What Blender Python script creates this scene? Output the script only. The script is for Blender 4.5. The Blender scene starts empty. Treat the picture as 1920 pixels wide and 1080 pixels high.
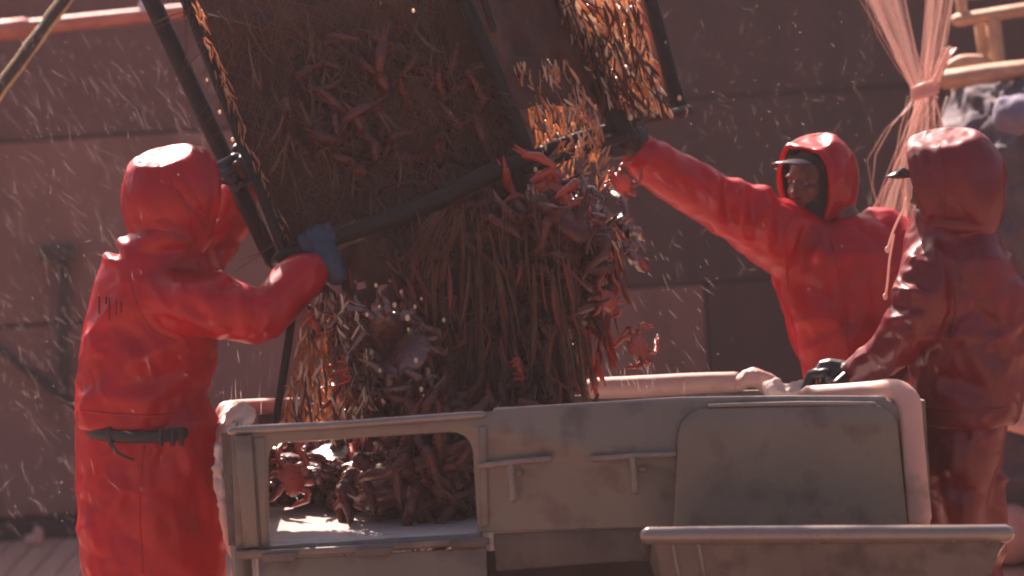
import bpy, bmesh, math, random
import numpy as np
from mathutils import Vector, Matrix, noise

SC = bpy.context.scene
COL = SC.collection
R = math.radians

# ------------------------------------------------------------------ camera, sky, sun, exposure
FPX, CAM_H, PITCH, ROLL = 6960.0, 2.07, R(-3.55), R(3.6)
CAM = Vector((0, 0, CAM_H))
FW = Vector((0, math.cos(PITCH), math.sin(PITCH)))
R0 = Vector((1, 0, 0)); U0 = R0.cross(FW)
RT = R0*math.cos(ROLL) - U0*math.sin(ROLL)
UP = R0*math.sin(ROLL) + U0*math.cos(ROLL)
cd = bpy.data.cameras.new('camera')
cam = bpy.data.objects.new('camera', cd); COL.objects.link(cam)
cd.sensor_width = 36; cd.lens = 36*FPX/1920
cd.clip_start = .1; cd.clip_end = 9000
m = Matrix((RT, UP, -FW)).transposed().to_4x4(); m.translation = CAM
cam.matrix_world = m
cd.dof.use_dof = True; cd.dof.focus_distance = 11.3; cd.dof.aperture_fstop = 2.2
SC.camera = cam

SUN_EL, SUN_AZ = R(44), R(-20)          # azimuth from +Y (behind the men) towards +X
w = bpy.data.worlds.new('World'); SC.world = w; w.use_nodes = True
nt = w.node_tree
sky = nt.nodes.new('ShaderNodeTexSky'); sky.sky_type = 'NISHITA'; sky.sun_disc = False
sky.sun_elevation = SUN_EL; sky.sun_rotation = SUN_AZ
sky.dust_density = 4.0; sky.air_density = 1.0; sky.ozone_density = .6
bg = nt.nodes['Background']; nt.links.new(sky.outputs[0], bg.inputs[0]); bg.inputs[1].default_value = .05
sd = bpy.data.lights.new('sun', 'SUN'); sd.energy = 5.0; sd.angle = R(.6); sd.color = (1, .93, .85)
sun = bpy.data.objects.new('sun', sd); COL.objects.link(sun)
sdir = Vector((math.sin(SUN_AZ)*math.cos(SUN_EL), math.cos(SUN_AZ)*math.cos(SUN_EL), math.sin(SUN_EL)))
sun.rotation_euler = sdir.to_track_quat('Z', 'Y').to_euler(); sun.location = (0, 10, 12)
vs = SC.view_settings
vs.view_transform = 'Standard'; vs.look = 'None'; vs.gamma = 1; vs.use_curve_mapping = False
vs.exposure = 1.5
vs.use_white_balance = True; vs.white_balance_temperature = 7600; vs.white_balance_tint = 34
SC.cycles.use_denoising = True
SC.cycles.max_bounces = 8; SC.cycles.transparent_max_bounces = 24
SC.cycles.filter_width = 2.0

# ------------------------------------------------------------------ helpers
def W(px, py, Y):
    d = FW*FPX + RT*(px-960) + UP*(540-py)
    return CAM + d*(Y/d.y)

def PX(r, Y): return r*Y/FPX

def project(co):
    """Nx3 -> pixel coordinates of the photograph, used to place cloth folds"""
    d = co - np.array(CAM)
    f = d @ np.array(FW)
    return np.stack([960 + FPX*(d @ np.array(RT))/f, 540 - FPX*(d @ np.array(UP))/f], 1)

def put(o, name, parent=None, m=None, smooth=True):
    if parent is not None:
        o.parent = parent
        o.matrix_parent_inverse = parent.matrix_basis.inverted() if parent.parent is None else \
            (parent.parent.matrix_basis @ parent.matrix_parent_inverse @ parent.matrix_basis).inverted()
    return o

def obj(name, me, mat=None, parent=None, smooth=True):
    if isinstance(me, bmesh.types.BMesh):
        b = me; me = bpy.data.meshes.new(name); b.normal_update(); b.to_mesh(me); b.free()
    if mat and not me.materials: me.materials.append(mat)
    if smooth: me.polygons.foreach_set('use_smooth', [True]*len(me.polygons))
    else: me.polygons.foreach_set('use_smooth', [False]*len(me.polygons))
    o = bpy.data.objects.new(name, me); COL.objects.link(o)
    return put(o, name, parent)

def tag(o, label, cat, group=None, kind=None):
    o['label'] = label; o['category'] = cat
    if group: o['group'] = group
    if kind: o['kind'] = kind
    return o

def empty(name, loc, label=None, cat=None, group=None):
    o = bpy.data.objects.new(name, None); COL.objects.link(o); o.location = loc
    o.empty_display_size = .1
    if label: tag(o, label, cat, group)
    return o

def struct(o): o['kind'] = 'structure'; return o
def stuff(o): o['kind'] = 'stuff'; return o

def ring_frame(t):
    a = Vector((0, 1, 0)) if abs(t.y) < .9 else Vector((1, 0, 0))
    u = t.cross(a).normalized(); v = u.cross(t).normalized()
    return u, v

def loft(bm, rings, cap=True, closed_round=True):
    """rings: list of lists of Vectors (same count)"""
    vs_ = [[bm.verts.new(p) for p in r] for r in rings]
    n = len(vs_[0])
    for a, b in zip(vs_[:-1], vs_[1:]):
        for i in range(n):
            j = (i+1) % n
            bm.faces.new((a[i], a[j], b[j], b[i]))
    if cap:
        bm.faces.new(list(reversed(vs_[0]))); bm.faces.new(vs_[-1])
    return bm

def ellipse(c, u, v, n=16, ex=2.0):
    out = []
    for i in range(n):
        a = 2*math.pi*i/n
        ca, sa = math.cos(a), math.sin(a)
        x = math.copysign(abs(ca)**(2/ex), ca); y = math.copysign(abs(sa)**(2/ex), sa)
        out.append(c + u*x + v*y)
    return out

def tube(bm, pts, rad, n=10, flat=1.0, round_ends=True):
    """tapered tube along pts, radius per point (metres), rounded ends"""
    pts = [Vector(p) for p in pts]
    if not hasattr(rad, '__len__'): rad = [rad]*len(pts)
    P, Q = list(pts), list(rad)
    if round_ends:
        t0 = (pts[0]-pts[1]).normalized(); t1 = (pts[-1]-pts[-2]).normalized()
        P = [pts[0]+t0*rad[0]*.98, pts[0]+t0*rad[0]*.7] + P + [pts[-1]+t1*rad[-1]*.7, pts[-1]+t1*rad[-1]*.98]
        Q = [rad[0]*.2, rad[0]*.72] + Q + [rad[-1]*.72, rad[-1]*.2]
    u0 = None; rings = []
    for i, p in enumerate(P):
        t = (P[min(i+1, len(P)-1)] - P[max(i-1, 0)]).normalized()
        if u0 is None: u, v = ring_frame(t)
        else:
            u = (u0 - t*u0.dot(t)).normalized(); v = u.cross(t).normalized()
        u0 = u
        rings.append([p + (u*math.cos(2*math.pi*k/n) + v*math.sin(2*math.pi*k/n)*flat)*Q[i] for k in range(n)])
    loft(bm, rings)
    return bm

def ptube(bm, pts, n=10, sub=1, flat=1.0):
    """pts: (px, py, Y, radius px)"""
    P = [W(a, b, c) for a, b, c, r in pts]; Q = [PX(r, c) for a, b, c, r in pts]
    if sub > 1: P, Q = smooth_path(P, Q, sub)
    return tube(bm, P, Q, n, flat)

def smooth_path(P, Q, sub):
    o, q = [], []
    n = len(P)
    for i in range(n-1):
        p0, p1, p2, p3 = P[max(i-1, 0)], P[i], P[i+1], P[min(i+2, n-1)]
        for k in range(sub):
            t = k/sub
            o.append(.5*((2*p1) + (p2-p0)*t + (2*p0-5*p1+4*p2-p3)*t*t + (3*p1-p0-3*p2+p3)*t**3))
            q.append(Q[i]*(1-t) + Q[i+1]*t)
    o.append(P[-1]); q.append(Q[-1])
    return o, q

def ball(bm, c, rx, ry=None, rz=None, rot=None, seg=16):
    ry = ry or rx; rz = rz or rx
    M = Matrix.Translation(c) @ (rot.to_4x4() if rot else Matrix.Identity(4)) @ Matrix.Diagonal((rx, ry, rz, 1))
    bmesh.ops.create_uvsphere(bm, u_segments=seg, v_segments=seg*2//3, radius=1, matrix=M)

def box(bm, lo, hi, bev=0.0):
    c = [(a+b)/2 for a, b in zip(lo, hi)]; s = [abs(b-a) for a, b in zip(lo, hi)]
    r = bmesh.ops.create_cube(bm, size=1, matrix=Matrix.Translation(c) @ Matrix.Diagonal((*s, 1)))
    if bev:
        es = list({e for v in r['verts'] for e in v.link_edges})
        bmesh.ops.bevel(bm, geom=es, offset=bev, segments=2, affect='EDGES', profile=.5)

def evaluated(bm, mods):
    me = bpy.data.meshes.new('tmp'); bm.normal_update(); bm.to_mesh(me); bm.free()
    o = bpy.data.objects.new('tmp', me); COL.objects.link(o)
    mods(o)
    dg = bpy.context.evaluated_depsgraph_get(); dg.update()
    out = bpy.data.meshes.new_from_object(o.evaluated_get(dg), depsgraph=dg)
    bpy.data.objects.remove(o); bpy.data.meshes.remove(me)
    return out

def blob(bm, voxel=.012, smooth=4):
    """one continuous skin over everything in bm"""
    def mods(o):
        r = o.modifiers.new('r', 'REMESH'); r.mode = 'VOXEL'; r.voxel_size = voxel
        s = o.modifiers.new('s', 'SMOOTH'); s.iterations = smooth; s.factor = .5
    return evaluated(bm, mods)

def rounded(poly, radii, n=8):
    out = []
    N = len(poly)
    for i, (p, r) in enumerate(zip(poly, radii)):
        p = Vector(p)
        if r <= 0: out.append(tuple(p)); continue
        a = (Vector(poly[i-1])-p).normalized(); b = (Vector(poly[(i+1) % N])-p).normalized()
        ang = a.angle(b); d = r/math.tan(ang/2)
        p0, p1 = p+a*d, p+b*d
        for k in range(n+1):
            t = k/n
            out.append(tuple(p0*(1-t)**2 + p*2*t*(1-t) + p1*t*t))
    return out

def plate(outlines, Y, thick, bevel=.004):
    """flat plate with holes; outlines in photo pixels, lying in the upright plane at Y, thick metres deep"""
    s = Y/FPX
    cu = bpy.data.curves.new('tmp', 'CURVE'); cu.dimensions = '2D'; cu.fill_mode = 'BOTH'
    cu.extrude = max(thick/2-bevel, .0005); cu.bevel_depth = bevel; cu.bevel_resolution = 1; cu.offset = -bevel
    for ol in outlines:
        sp = cu.splines.new('POLY'); sp.points.add(len(ol)-1); sp.use_cyclic_u = True
        for p, (x, y) in zip(sp.points, ol): p.co = ((x-960)*s, (540-y)*s, 0, 1)
    o = bpy.data.objects.new('tmp', cu); COL.objects.link(o)
    dg = bpy.context.evaluated_depsgraph_get(); dg.update()
    me = bpy.data.meshes.new_from_object(o.evaluated_get(dg), depsgraph=dg)
    bpy.data.objects.remove(o); bpy.data.curves.remove(cu)
    for v in me.vertices:
        v.co = W(v.co.x/s+960, 540-v.co.y/s, Y - v.co.z)
    b = bmesh.new(); b.from_mesh(me); bmesh.ops.remove_doubles(b, verts=b.verts, dist=1e-5)
    bmesh.ops.recalc_face_normals(b, faces=b.faces); b.to_mesh(me); b.free()
    return me

def shade_auto(o, ang=40):
    me = o.data
    b = bmesh.new(); b.from_mesh(me)
    for e in b.edges:
        if len(e.link_faces) == 2 and e.calc_face_angle(0) > R(ang): e.smooth = False
    b.to_mesh(me); b.free()
    return o

# ------------------------------------------------------------------ materials
def mat(name, col, rough=.5, col2=None, scale=8, detail=6, bump=0, bscale=40, trans=0, tcol=None,
        metal=0, coat=0, spec=.5, stretch=(1, 1, 1), alpha=0, contrast=(.35, .65), sheen=0, grit=None, crease=False, cior=1.5):
    M = bpy.data.materials.new(name); M.use_nodes = True
    t = M.node_tree; N = t.nodes; L = t.links
    p = N['Principled BSDF']; out = N['Material Output']
    p.inputs['Base Color'].default_value = (*col, 1); p.inputs['Roughness'].default_value = rough
    p.inputs['Metallic'].default_value = metal; p.inputs['Specular IOR Level'].default_value = spec
    p.inputs['Coat Weight'].default_value = coat; p.inputs['Coat Roughness'].default_value = .22; p.inputs['Coat IOR'].default_value = cior
    tc = N.new('ShaderNodeTexCoord'); mp = N.new('ShaderNodeMapping'); mp.inputs['Scale'].default_value = stretch
    L.new(tc.outputs['Object'], mp.inputs[0])
    if col2:
        nz = N.new('ShaderNodeTexNoise'); nz.inputs['Scale'].default_value = scale; nz.inputs['Detail'].default_value = detail
        nz.inputs['Roughness'].default_value = .62
        L.new(mp.outputs[0], nz.inputs['Vector'])
        cr = N.new('ShaderNodeValToRGB'); cr.color_ramp.elements[0].position = contrast[0]; cr.color_ramp.elements[1].position = contrast[1]
        cr.color_ramp.elements[0].color = (*col, 1); cr.color_ramp.elements[1].color = (*col2, 1)
        L.new(nz.outputs[0], cr.inputs[0])
        src = cr.outputs[0]
        if grit:
            g = N.new('ShaderNodeTexNoise'); g.inputs['Scale'].default_value = grit[0]; g.inputs['Detail'].default_value = 8
            L.new(mp.outputs[0], g.inputs['Vector'])
            gr = N.new('ShaderNodeValToRGB'); gr.color_ramp.elements[0].position = .52; gr.color_ramp.elements[1].position = .66
            L.new(g.outputs[0], gr.inputs[0])
            mx = N.new('ShaderNodeMix'); mx.data_type = 'RGBA'; mx.inputs[7].default_value = (*grit[1], 1)
            L.new(gr.outputs[0], mx.inputs[0]); L.new(src, mx.inputs[6]); src = mx.outputs[2]
        L.new(src, p.inputs['Base Color'])
        rr = N.new('ShaderNodeMapRange'); rr.inputs[3].default_value = max(rough-.12, .05); rr.inputs[4].default_value = min(rough+.15, 1)
        L.new(nz.outputs[0], rr.inputs[0]); L.new(rr.outputs[0], p.inputs['Roughness'])
    if bump:
        bz = N.new('ShaderNodeTexNoise'); bz.inputs['Scale'].default_value = bscale; bz.inputs['Detail'].default_value = 5
        L.new(mp.outputs[0], bz.inputs['Vector'])
        if crease: bz.inputs['Distortion'].default_value = 1.4; bz.noise_type = 'RIDGED_MULTIFRACTAL'; bz.inputs['Detail'].default_value = 3
        bp = N.new('ShaderNodeBump'); bp.inputs['Strength'].default_value = bump; bp.inputs['Distance'].default_value = .028 if crease else .01
        L.new(bz.outputs[0], bp.inputs['Height']); L.new(bp.outputs[0], p.inputs['Normal']); L.new(bp.outputs[0], p.inputs['Coat Normal'])
    res = p.outputs[0]
    if trans:
        tr = N.new('ShaderNodeBsdfTranslucent'); tr.inputs[0].default_value = (*(tcol or col), 1)
        ms = N.new('ShaderNodeMixShader'); ms.inputs[0].default_value = trans
        L.new(res, ms.inputs[1]); L.new(tr.outputs[0], ms.inputs[2]); res = ms.outputs[0]
    if alpha:
        ta = N.new('ShaderNodeBsdfTransparent'); ms = N.new('ShaderNodeMixShader'); ms.inputs[0].default_value = alpha
        L.new(res, ms.inputs[1]); L.new(ta.outputs[0], ms.inputs[2]); res = ms.outputs[0]
    L.new(res, out.inputs['Surface'])
    return M

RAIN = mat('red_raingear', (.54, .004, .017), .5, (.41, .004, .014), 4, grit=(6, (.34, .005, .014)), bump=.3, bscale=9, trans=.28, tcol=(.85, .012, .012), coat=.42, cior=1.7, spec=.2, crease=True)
RAIN_SHADED = mat('shaded_raingear', (.21, .004, .013), .55, (.14, .004, .011), 5, bump=.3, bscale=9, trans=.12, tcol=(.5, .012, .015), coat=.42, cior=1.7, spec=.2, crease=True)  # darker copy of the red raingear, shade painted into its colour
INK = mat('smudged_print', (.16, .008, .012), .6)
LINING = mat('dark_lining', (.018, .018, .015), .8)
GLOVE_BLUE = mat('blue_rubber', (.012, .035, .07), .5, (.010, .026, .055), 12, bump=.1)
GLOVE_DARK = mat('dark_rubber', (.018, .016, .02), .45, bump=.15)
BELT = mat('dark_webbing', (.02, .02, .022), .6, bump=.2, bscale=200)
SKIN = mat('weathered_skin', (.17, .065, .046), .5, (.12, .045, .034), 30)
BEARD = mat('dark_beard', (.05, .035, .025), .9, (.09, .06, .045), 80, bump=.8, bscale=150)
EYE = mat('eye_white', (.14, .11, .10), .3)
IRIS = mat('eye_dark', (.02, .015, .01), .2)
BOOT = mat('rubber_boot', (.03, .03, .03), .4)
CAPM = mat('dark_cap', (.025, .022, .03), .3, bump=.2)

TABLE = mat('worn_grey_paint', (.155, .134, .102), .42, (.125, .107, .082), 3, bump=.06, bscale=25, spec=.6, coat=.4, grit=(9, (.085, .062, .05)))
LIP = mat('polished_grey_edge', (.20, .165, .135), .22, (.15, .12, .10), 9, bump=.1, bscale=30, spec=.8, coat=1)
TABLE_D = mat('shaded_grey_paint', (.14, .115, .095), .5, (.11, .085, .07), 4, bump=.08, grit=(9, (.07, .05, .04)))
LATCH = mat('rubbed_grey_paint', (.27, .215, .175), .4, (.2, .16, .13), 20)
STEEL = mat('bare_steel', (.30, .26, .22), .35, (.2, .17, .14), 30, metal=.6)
TABLE_S = mat('under_table_shade', (.05, .04, .036), .7, (.035, .028, .026), 5)
TRAY = mat('pale_wet_tray', (.75, .72, .70), .15, (.6, .56, .52), 6, spec=.6)
HOSE = mat('pale_pink_hose', (.58, .34, .28), .5, (.50, .28, .23), 5, bump=.1, grit=(7, (.35, .2, .16)))
RAG = mat('white_rag', (.72, .64, .60), .8, (.55, .45, .42), 14, bump=.3, bscale=80, trans=.3)

POTBAR = mat('tarred_steel_bar', (.012, .009, .009), .5, (.022, .015, .014), 20, bump=.25, bscale=60, spec=.25)
NET = mat('brown_twine', (.18, .088, .058), .45, (.09, .036, .026), 9, trans=.15, tcol=(.4, .18, .08), spec=.2)
NET_O = mat('orange_twine', (.60, .45, .32), .2, (.30, .05, .025), 26, trans=.5, tcol=(.95, .55, .30), spec=1, coat=.5, contrast=(.42, .58))
NET_P = mat('glint_twine', (.75, .66, .56), .15, (.7, .5, .35), 20, trans=.45, tcol=(1, .85, .65), spec=1, coat=1)  # pale colour for strands and beads that stand in for sun sparkle
NET_R = mat('dark_red_twine', (.10, .02, .015), .4, (.05, .015, .012), 20, trans=.2, tcol=(.4, .04, .02))
WEED_T = mat('tan_wet_weed', (.20, .112, .072), .5, (.10, .045, .032), 8, trans=.15, tcol=(.4, .2, .1))
WEED_R = mat('red_wet_weed', (.22, .035, .022), .3, (.10, .022, .016), 8, trans=.4, tcol=(.7, .12, .05), coat=.4)
LINER = mat('dark_net_liner', (.125, .056, .042), .7, (.060, .028, .023), 7, detail=9, bump=.6, bscale=45, stretch=(1, 1, .35), spec=.2)
LINER_O = mat('rust_net_liner', (.12, .034, .02), .6, (.055, .02, .014), 10, detail=9, bump=.8, bscale=45, trans=.35, tcol=(.5, .09, .03), alpha=.68, stretch=(1, 1, .4))
CRAB = mat('wet_crab_shell', (.125, .020, .014), .26, (.055, .014, .011), 14, bump=.5, bscale=60, coat=.1, spec=.4)
CRAB_O = mat('orange_crab_shell', (.50, .07, .025), .22, (.38, .035, .02), 14, bump=.5, bscale=60, coat=.6, spec=.7, trans=.3, tcol=(.9, .15, .04))

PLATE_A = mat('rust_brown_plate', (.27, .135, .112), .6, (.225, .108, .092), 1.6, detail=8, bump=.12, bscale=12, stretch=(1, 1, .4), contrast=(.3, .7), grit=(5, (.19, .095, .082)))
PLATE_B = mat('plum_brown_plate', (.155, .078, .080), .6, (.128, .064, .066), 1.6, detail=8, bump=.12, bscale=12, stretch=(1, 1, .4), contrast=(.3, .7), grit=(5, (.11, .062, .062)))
PLATE_C = mat('dimmed_brown_plate', (.092, .048, .045), .6, (.074, .039, .036), 1.6, detail=8, bump=.12, bscale=12, stretch=(1, 1, .4), contrast=(.3, .7), grit=(5, (.07, .04, .04)))  # right-hand plates: weaker light on that side put into their colour
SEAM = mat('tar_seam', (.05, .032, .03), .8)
BRACKET = mat('dark_bracket', (.045, .035, .036), .6, bump=.2)
RAILM = mat('salmon_pipe', (.58, .20, .14), .5, (.42, .13, .1), 8, bump=.15)
WOOD = mat('deck_wood', (.36, .21, .155), .6, (.28, .15, .11), 5, detail=8, bump=.2, bscale=12, stretch=(6, .4, 6))
WOOD_L = mat('brightened_deck_wood', (.66, .41, .31), .6, (.52, .31, .23), 5, detail=8, bump=.2, bscale=12, stretch=(6, .4, 6))  # paler deck wood, extra brightness by the bulwark painted into the colour
WOOD_P = mat('pale_timber', (.58, .36, .24), .7, (.42, .23, .15), 6, detail=8, bump=.3, bscale=14, stretch=(2, 2, 2))
TARP = mat('blue_grey_tarp', (.10, .088, .11), .85, (.06, .052, .065), 4, bump=.2, bscale=20)
TARP_B = mat('blue_sack', (.17, .165, .25), .85, (.12, .11, .165), 6, bump=.2, bscale=20)
FILM = mat('pinkish_net_film', (.62, .42, .38), .5, (.5, .31, .28), 8, trans=.5, tcol=(.8, .45, .38), alpha=.72, stretch=(6, 6, .6))
STRAND = mat('pale_strand', (.75, .52, .46), .4, trans=.4, tcol=(.9, .6, .5))
ROPE_P = mat('pale_yellow_rope', (.62, .52, .30), .6, (.45, .36, .18), 90, bump=.6, bscale=200)
ROPE_D = mat('black_rope', (.02, .022, .03), .6, bump=.5, bscale=200)
FLOAT = mat('pink_float', (.65, .36, .30), .5, (.5, .25, .2), 8)
GALV = mat('pale_galvanised', (.55, .55, .6), .35, metal=.4)
SEA = mat('cold_sea', (.02, .035, .045), .12, bump=.6, bscale=.6)
SPRAY = mat('sea_spray', (.62, .50, .48), .25, trans=.5, tcol=(.85, .7, .66), alpha=.72)

# ------------------------------------------------------------------ the setting
bm = bmesh.new()
s = 4000
bm.faces.new([bm.verts.new(p) for p in ((-s, -s, -3), (s, -s, -3), (s, s, -3), (-s, s, -3))])
struct(obj('sea', bm, SEA, smooth=False))

WALL_Y, WALL_TOP = 17.0, 2.85
bm = bmesh.new(); box(bm, (-9, -4, -.4), (9, WALL_Y+.6, -.03))
deck = struct(obj('deck', bm, SEAM, smooth=False))
rnd = random.Random(3)
pw = .115
bm = bmesh.new(); box(bm, (-pw/2+.004, -4, -.03), (pw/2-.004, 14.596, 0), .004)
pm = bpy.data.meshes.new('plank'); bm.to_mesh(pm); bm.free(); pm.materials.append(WOOD)
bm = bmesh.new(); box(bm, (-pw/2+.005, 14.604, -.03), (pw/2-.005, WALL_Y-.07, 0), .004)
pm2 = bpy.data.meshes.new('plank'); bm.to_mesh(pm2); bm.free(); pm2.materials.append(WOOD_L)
for i in range(120):
    x = -6.9+i*pw
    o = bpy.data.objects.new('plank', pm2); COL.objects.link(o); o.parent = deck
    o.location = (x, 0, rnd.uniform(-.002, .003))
    o = bpy.data.objects.new('plank', pm); COL.objects.link(o); o.parent = deck
    o.location = (x, 0, rnd.uniform(-.002, .003))

# steel bulwark behind the men, plate by plate
bul = empty('bulwark', (0, WALL_Y, 0), 'high rust brown steel bulwark of welded plates behind the three people', 'wall')
bm = bmesh.new(); box(bm, (-9, WALL_Y+.02, -.03), (9, WALL_Y+.22, WALL_TOP), .01)
obj('backing', bm, SEAM, bul, False)
zs = [0.10, .985, 1.83, 2.84]
xs = [-9, -6.2, .88, 3.7, 6.5, 9]
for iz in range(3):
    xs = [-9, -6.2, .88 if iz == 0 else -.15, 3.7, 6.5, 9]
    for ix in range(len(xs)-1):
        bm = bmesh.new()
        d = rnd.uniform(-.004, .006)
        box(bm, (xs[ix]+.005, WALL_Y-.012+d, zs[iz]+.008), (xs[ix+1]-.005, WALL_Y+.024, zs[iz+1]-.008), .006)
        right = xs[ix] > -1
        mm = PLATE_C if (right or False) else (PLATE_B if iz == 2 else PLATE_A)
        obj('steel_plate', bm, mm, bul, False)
bm = bmesh.new(); box(bm, (-9, WALL_Y-.06, -.02), (9, WALL_Y+.02, .09), .01)
obj('kick_rail', bm, SEAM, bul, False)
bm = bmesh.new(); tube(bm, [(-9, WALL_Y+.08, WALL_TOP+.05), (9, WALL_Y+.08, WALL_TOP+.05)], .06, 12)
obj('cap_rail', bm, PLATE_B, bul)
bm = bmesh.new()
for zz in (zs[1], zs[2]):
    tube(bm, [(-9, WALL_Y-.003, zz), (9, WALL_Y-.003, zz)], .011, 6)
obj('weld_bead', bm, SEAM, bul)

# dark T-shaped bracket and diagonal pipe on the bulwark, left
br = empty('wall_bracket', W(110, 745, WALL_Y-.06), 'dark T shaped steel bracket fixed to bulwark left of hooded person', 'bracket')
obj('head_plate', plate([rounded([(76, 462), (139, 458), (140, 490), (77, 493)], [5]*4, 3)], WALL_Y-.07, .08), BRACKET, br)
obj('post', plate([[(110, 493), (130, 492), (130, 745), (112, 747)]], WALL_Y-.06, .06), BRACKET, br)
bm = bmesh.new(); ptube(bm, [(-60, 610, WALL_Y-.06, 7), (60, 700, WALL_Y-.06, 7), (150, 770, WALL_Y-.06, 7)], 8)
tag(obj('brace_pipe', bm, BRACKET), 'thin dark brace slanting down the bulwark at the left edge', 'pipe')

# salmon hand rail, top left
rl = empty('hand_rail', W(150, 45, 15.9), 'salmon painted pipe rail running along the top left of the bulwark', 'rail')
bm = bmesh.new(); ptube(bm, [(-500, 112, 15.9, 15), (48, 52, 15.9, 15), (340, 22, 15.9, 14), (900, -40, 15.9, 14)], 14)
obj('pipe', bm, RAILM, rl)
bm = bmesh.new(); ptube(bm, [(-400, 101, 15.9, 20), (0, 58, 15.9, 20), (46, 53, 15.9, 20)], 14)
obj('sleeve', bm, RAILM, rl)
for px_, py_ in ((-200, 80), (700, -18)):
    bm = bmesh.new(); tube(bm, [W(px_, py_, 15.9), W(px_, py_, 15.9)+Vector((0, 1.1, -.05))], .03)
    obj('rail_bracket', bm, RAILM, rl)
st = empty('stanchion', W(268, 15, 15.85), 'short pale galvanised stanchion standing on the salmon rail', 'post')
bm = bmesh.new(); ptube(bm, [(262, -120, 15.88, 4), (269, 18, 15.88, 5)], 10); obj('post_tube', bm, GALV, st)
bm = bmesh.new(); ptube(bm, [(268, 10, 15.88, 8), (269, 18, 15.88, 8)], 10); obj('collar', bm, GALV, st)

# two-tone line, top left corner
ln = empty('hoisting_line', W(60, 80, 13.5), 'taut black and yellow line crossing the top left corner', 'rope')
a0, a1 = W(-60, 250, 13.5), W(230, -150, 13.5)
ax = (a1-a0).normalized(); u_, v_ = ring_frame(ax)
bm = bmesh.new(); tube(bm, [a0, a1], .02, 10); obj('core', bm, ROPE_D, ln)
for sgn in (0, math.pi):
    bm = bmesh.new(); pts = []
    for k in range(120):
        t = k/119; ph = sgn + .5*math.sin(t*22)
        pts.append(a0.lerp(a1, t) + RT*math.cos(ph)*.025 + Vector((0, 1, 0))*math.sin(ph)*.012 + Vector((rnd.uniform(-1, 1), 0, rnd.uniform(-1, 1)))*.0012)
    tube(bm, pts, .0075, 7); obj('strand', bm, ROPE_P, ln)

# ------------------------------------------------------------------ right background: rack, tarp stack, tied net bundle
rk = empty('timber_rack', (W(1850, 100, 14.6).x, 14.6, 0), 'pale timber rack of beams and posts in the top right corner', 'rack')
def beam(pts, r, flat=1.0):
    bm = bmesh.new(); ptube(bm, [(*p, r*1.15) for p in pts], 4, 1); return bm
for pts, r in (([(1795, 38, 14.6), (1895, 22, 14.6), (1990, 8, 14.6)], 11), ([(1770, 150, 14.3), (1850, 138, 14.3), (2000, 122, 14.3)], 16),
               ([(1790, -12, 14.8), (1990, -30, 14.8)], 12)):
    obj('beam', beam(pts, r), WOOD_P, rk)
for x0, y0, x1, y1, r, yy in ((1862, 40, 1872, 135, 13, 14.6), (1838, 50, 1850, 135, 10, 14.7), (1800, -20, 1806, 40, 9, 14.62), (1945, -30, 1960, 140, 13, 14.6)):
    obj('post', beam([(x0, y0, yy), (x1, y1, yy)], r), WOOD_P, rk)
bm = bmesh.new()
ptube(bm, [(1770, 135, 14.55, 10), (1800, 118, 14.55, 14), (1840, 116, 14.55, 13), (1862, 128, 14.55, 9)], 8, 3)
obj('curved_knee', bm, WOOD_P, rk)
for x0 in (1800, 1960):
    p = W(x0, 150, 14.7); bm = bmesh.new(); tube(bm, [(p.x, 14.75, 0), (p.x, 14.75, p.z)], .03); obj('upright', bm, WOOD_P, rk)

def crumple(me, amp, sc, seed, octv=4):
    n = len(me.vertices); co = np.empty(n*3); me.vertices.foreach_get('co', co); co = co.reshape(-1, 3)
    no = np.empty(n*3); me.vertex_normals.foreach_get('vector', no); no = no.reshape(-1, 3)
    off = Vector((seed*3.1, seed*7.7, seed*1.3))
    d = np.array([noise.ridged_multi_fractal(Vector(c)*sc+off, .9, 2.1, octv, 1.0, 1.6) for c in co])
    d = (d-d.mean())/(d.std()+1e-6)
    co += no*(d*amp)[:, None]
    me.vertices.foreach_set('co', co.ravel()); me.update()
    return me

bm = bmesh.new()
ball(bm, W(1915, 370, 14.4), .40, .35, .42); ball(bm, W(1980, 350, 14.4), .45, .4, .46); ball(bm, W(1850, 250, 14.45), .16, .2, .2)
p = W(1960, 500, 14.5); box(bm, (p.x-.45, 14.2, 0), (p.x+.9, 15.0, p.z+.2), .05)
me = crumple(blob(bm, .018, 3), .016, 4.5, 2, 5)
tag(obj('tarp_stack', me, TARP), 'bulky stack under a blue grey tarp behind the rightmost person', 'tarp')
bm = bmesh.new(); ball(bm, W(1912, 215, 13.98), .115, .1, .07); ball(bm, W(1885, 208, 13.98), .05, .06, .05)
tag(obj('sack', crumple(blob(bm, .014, 3), .006, 8, 5), TARP_B), 'small pale blue sack lying on the tarp stack at right edge', 'sack')

# overhead boom (above the picture) from which the net bundle and the pot hang
bo = empty('boom', W(1500, -260, 13), 'steel boom above the working deck', 'boom')
bm = bmesh.new(); tube(bm, [(-1.0, 12.2, 4.1), (3.2, 13.3, 4.1)], .07, 12); obj('tube', bm, POTBAR, bo)
for xx, yy in ((3.2, 13.3),):
    bm = bmesh.new(); tube(bm, [(xx, yy, 0), (xx, yy, 4.15)], .08, 12); obj('mast', bm, POTBAR, bo)

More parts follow.
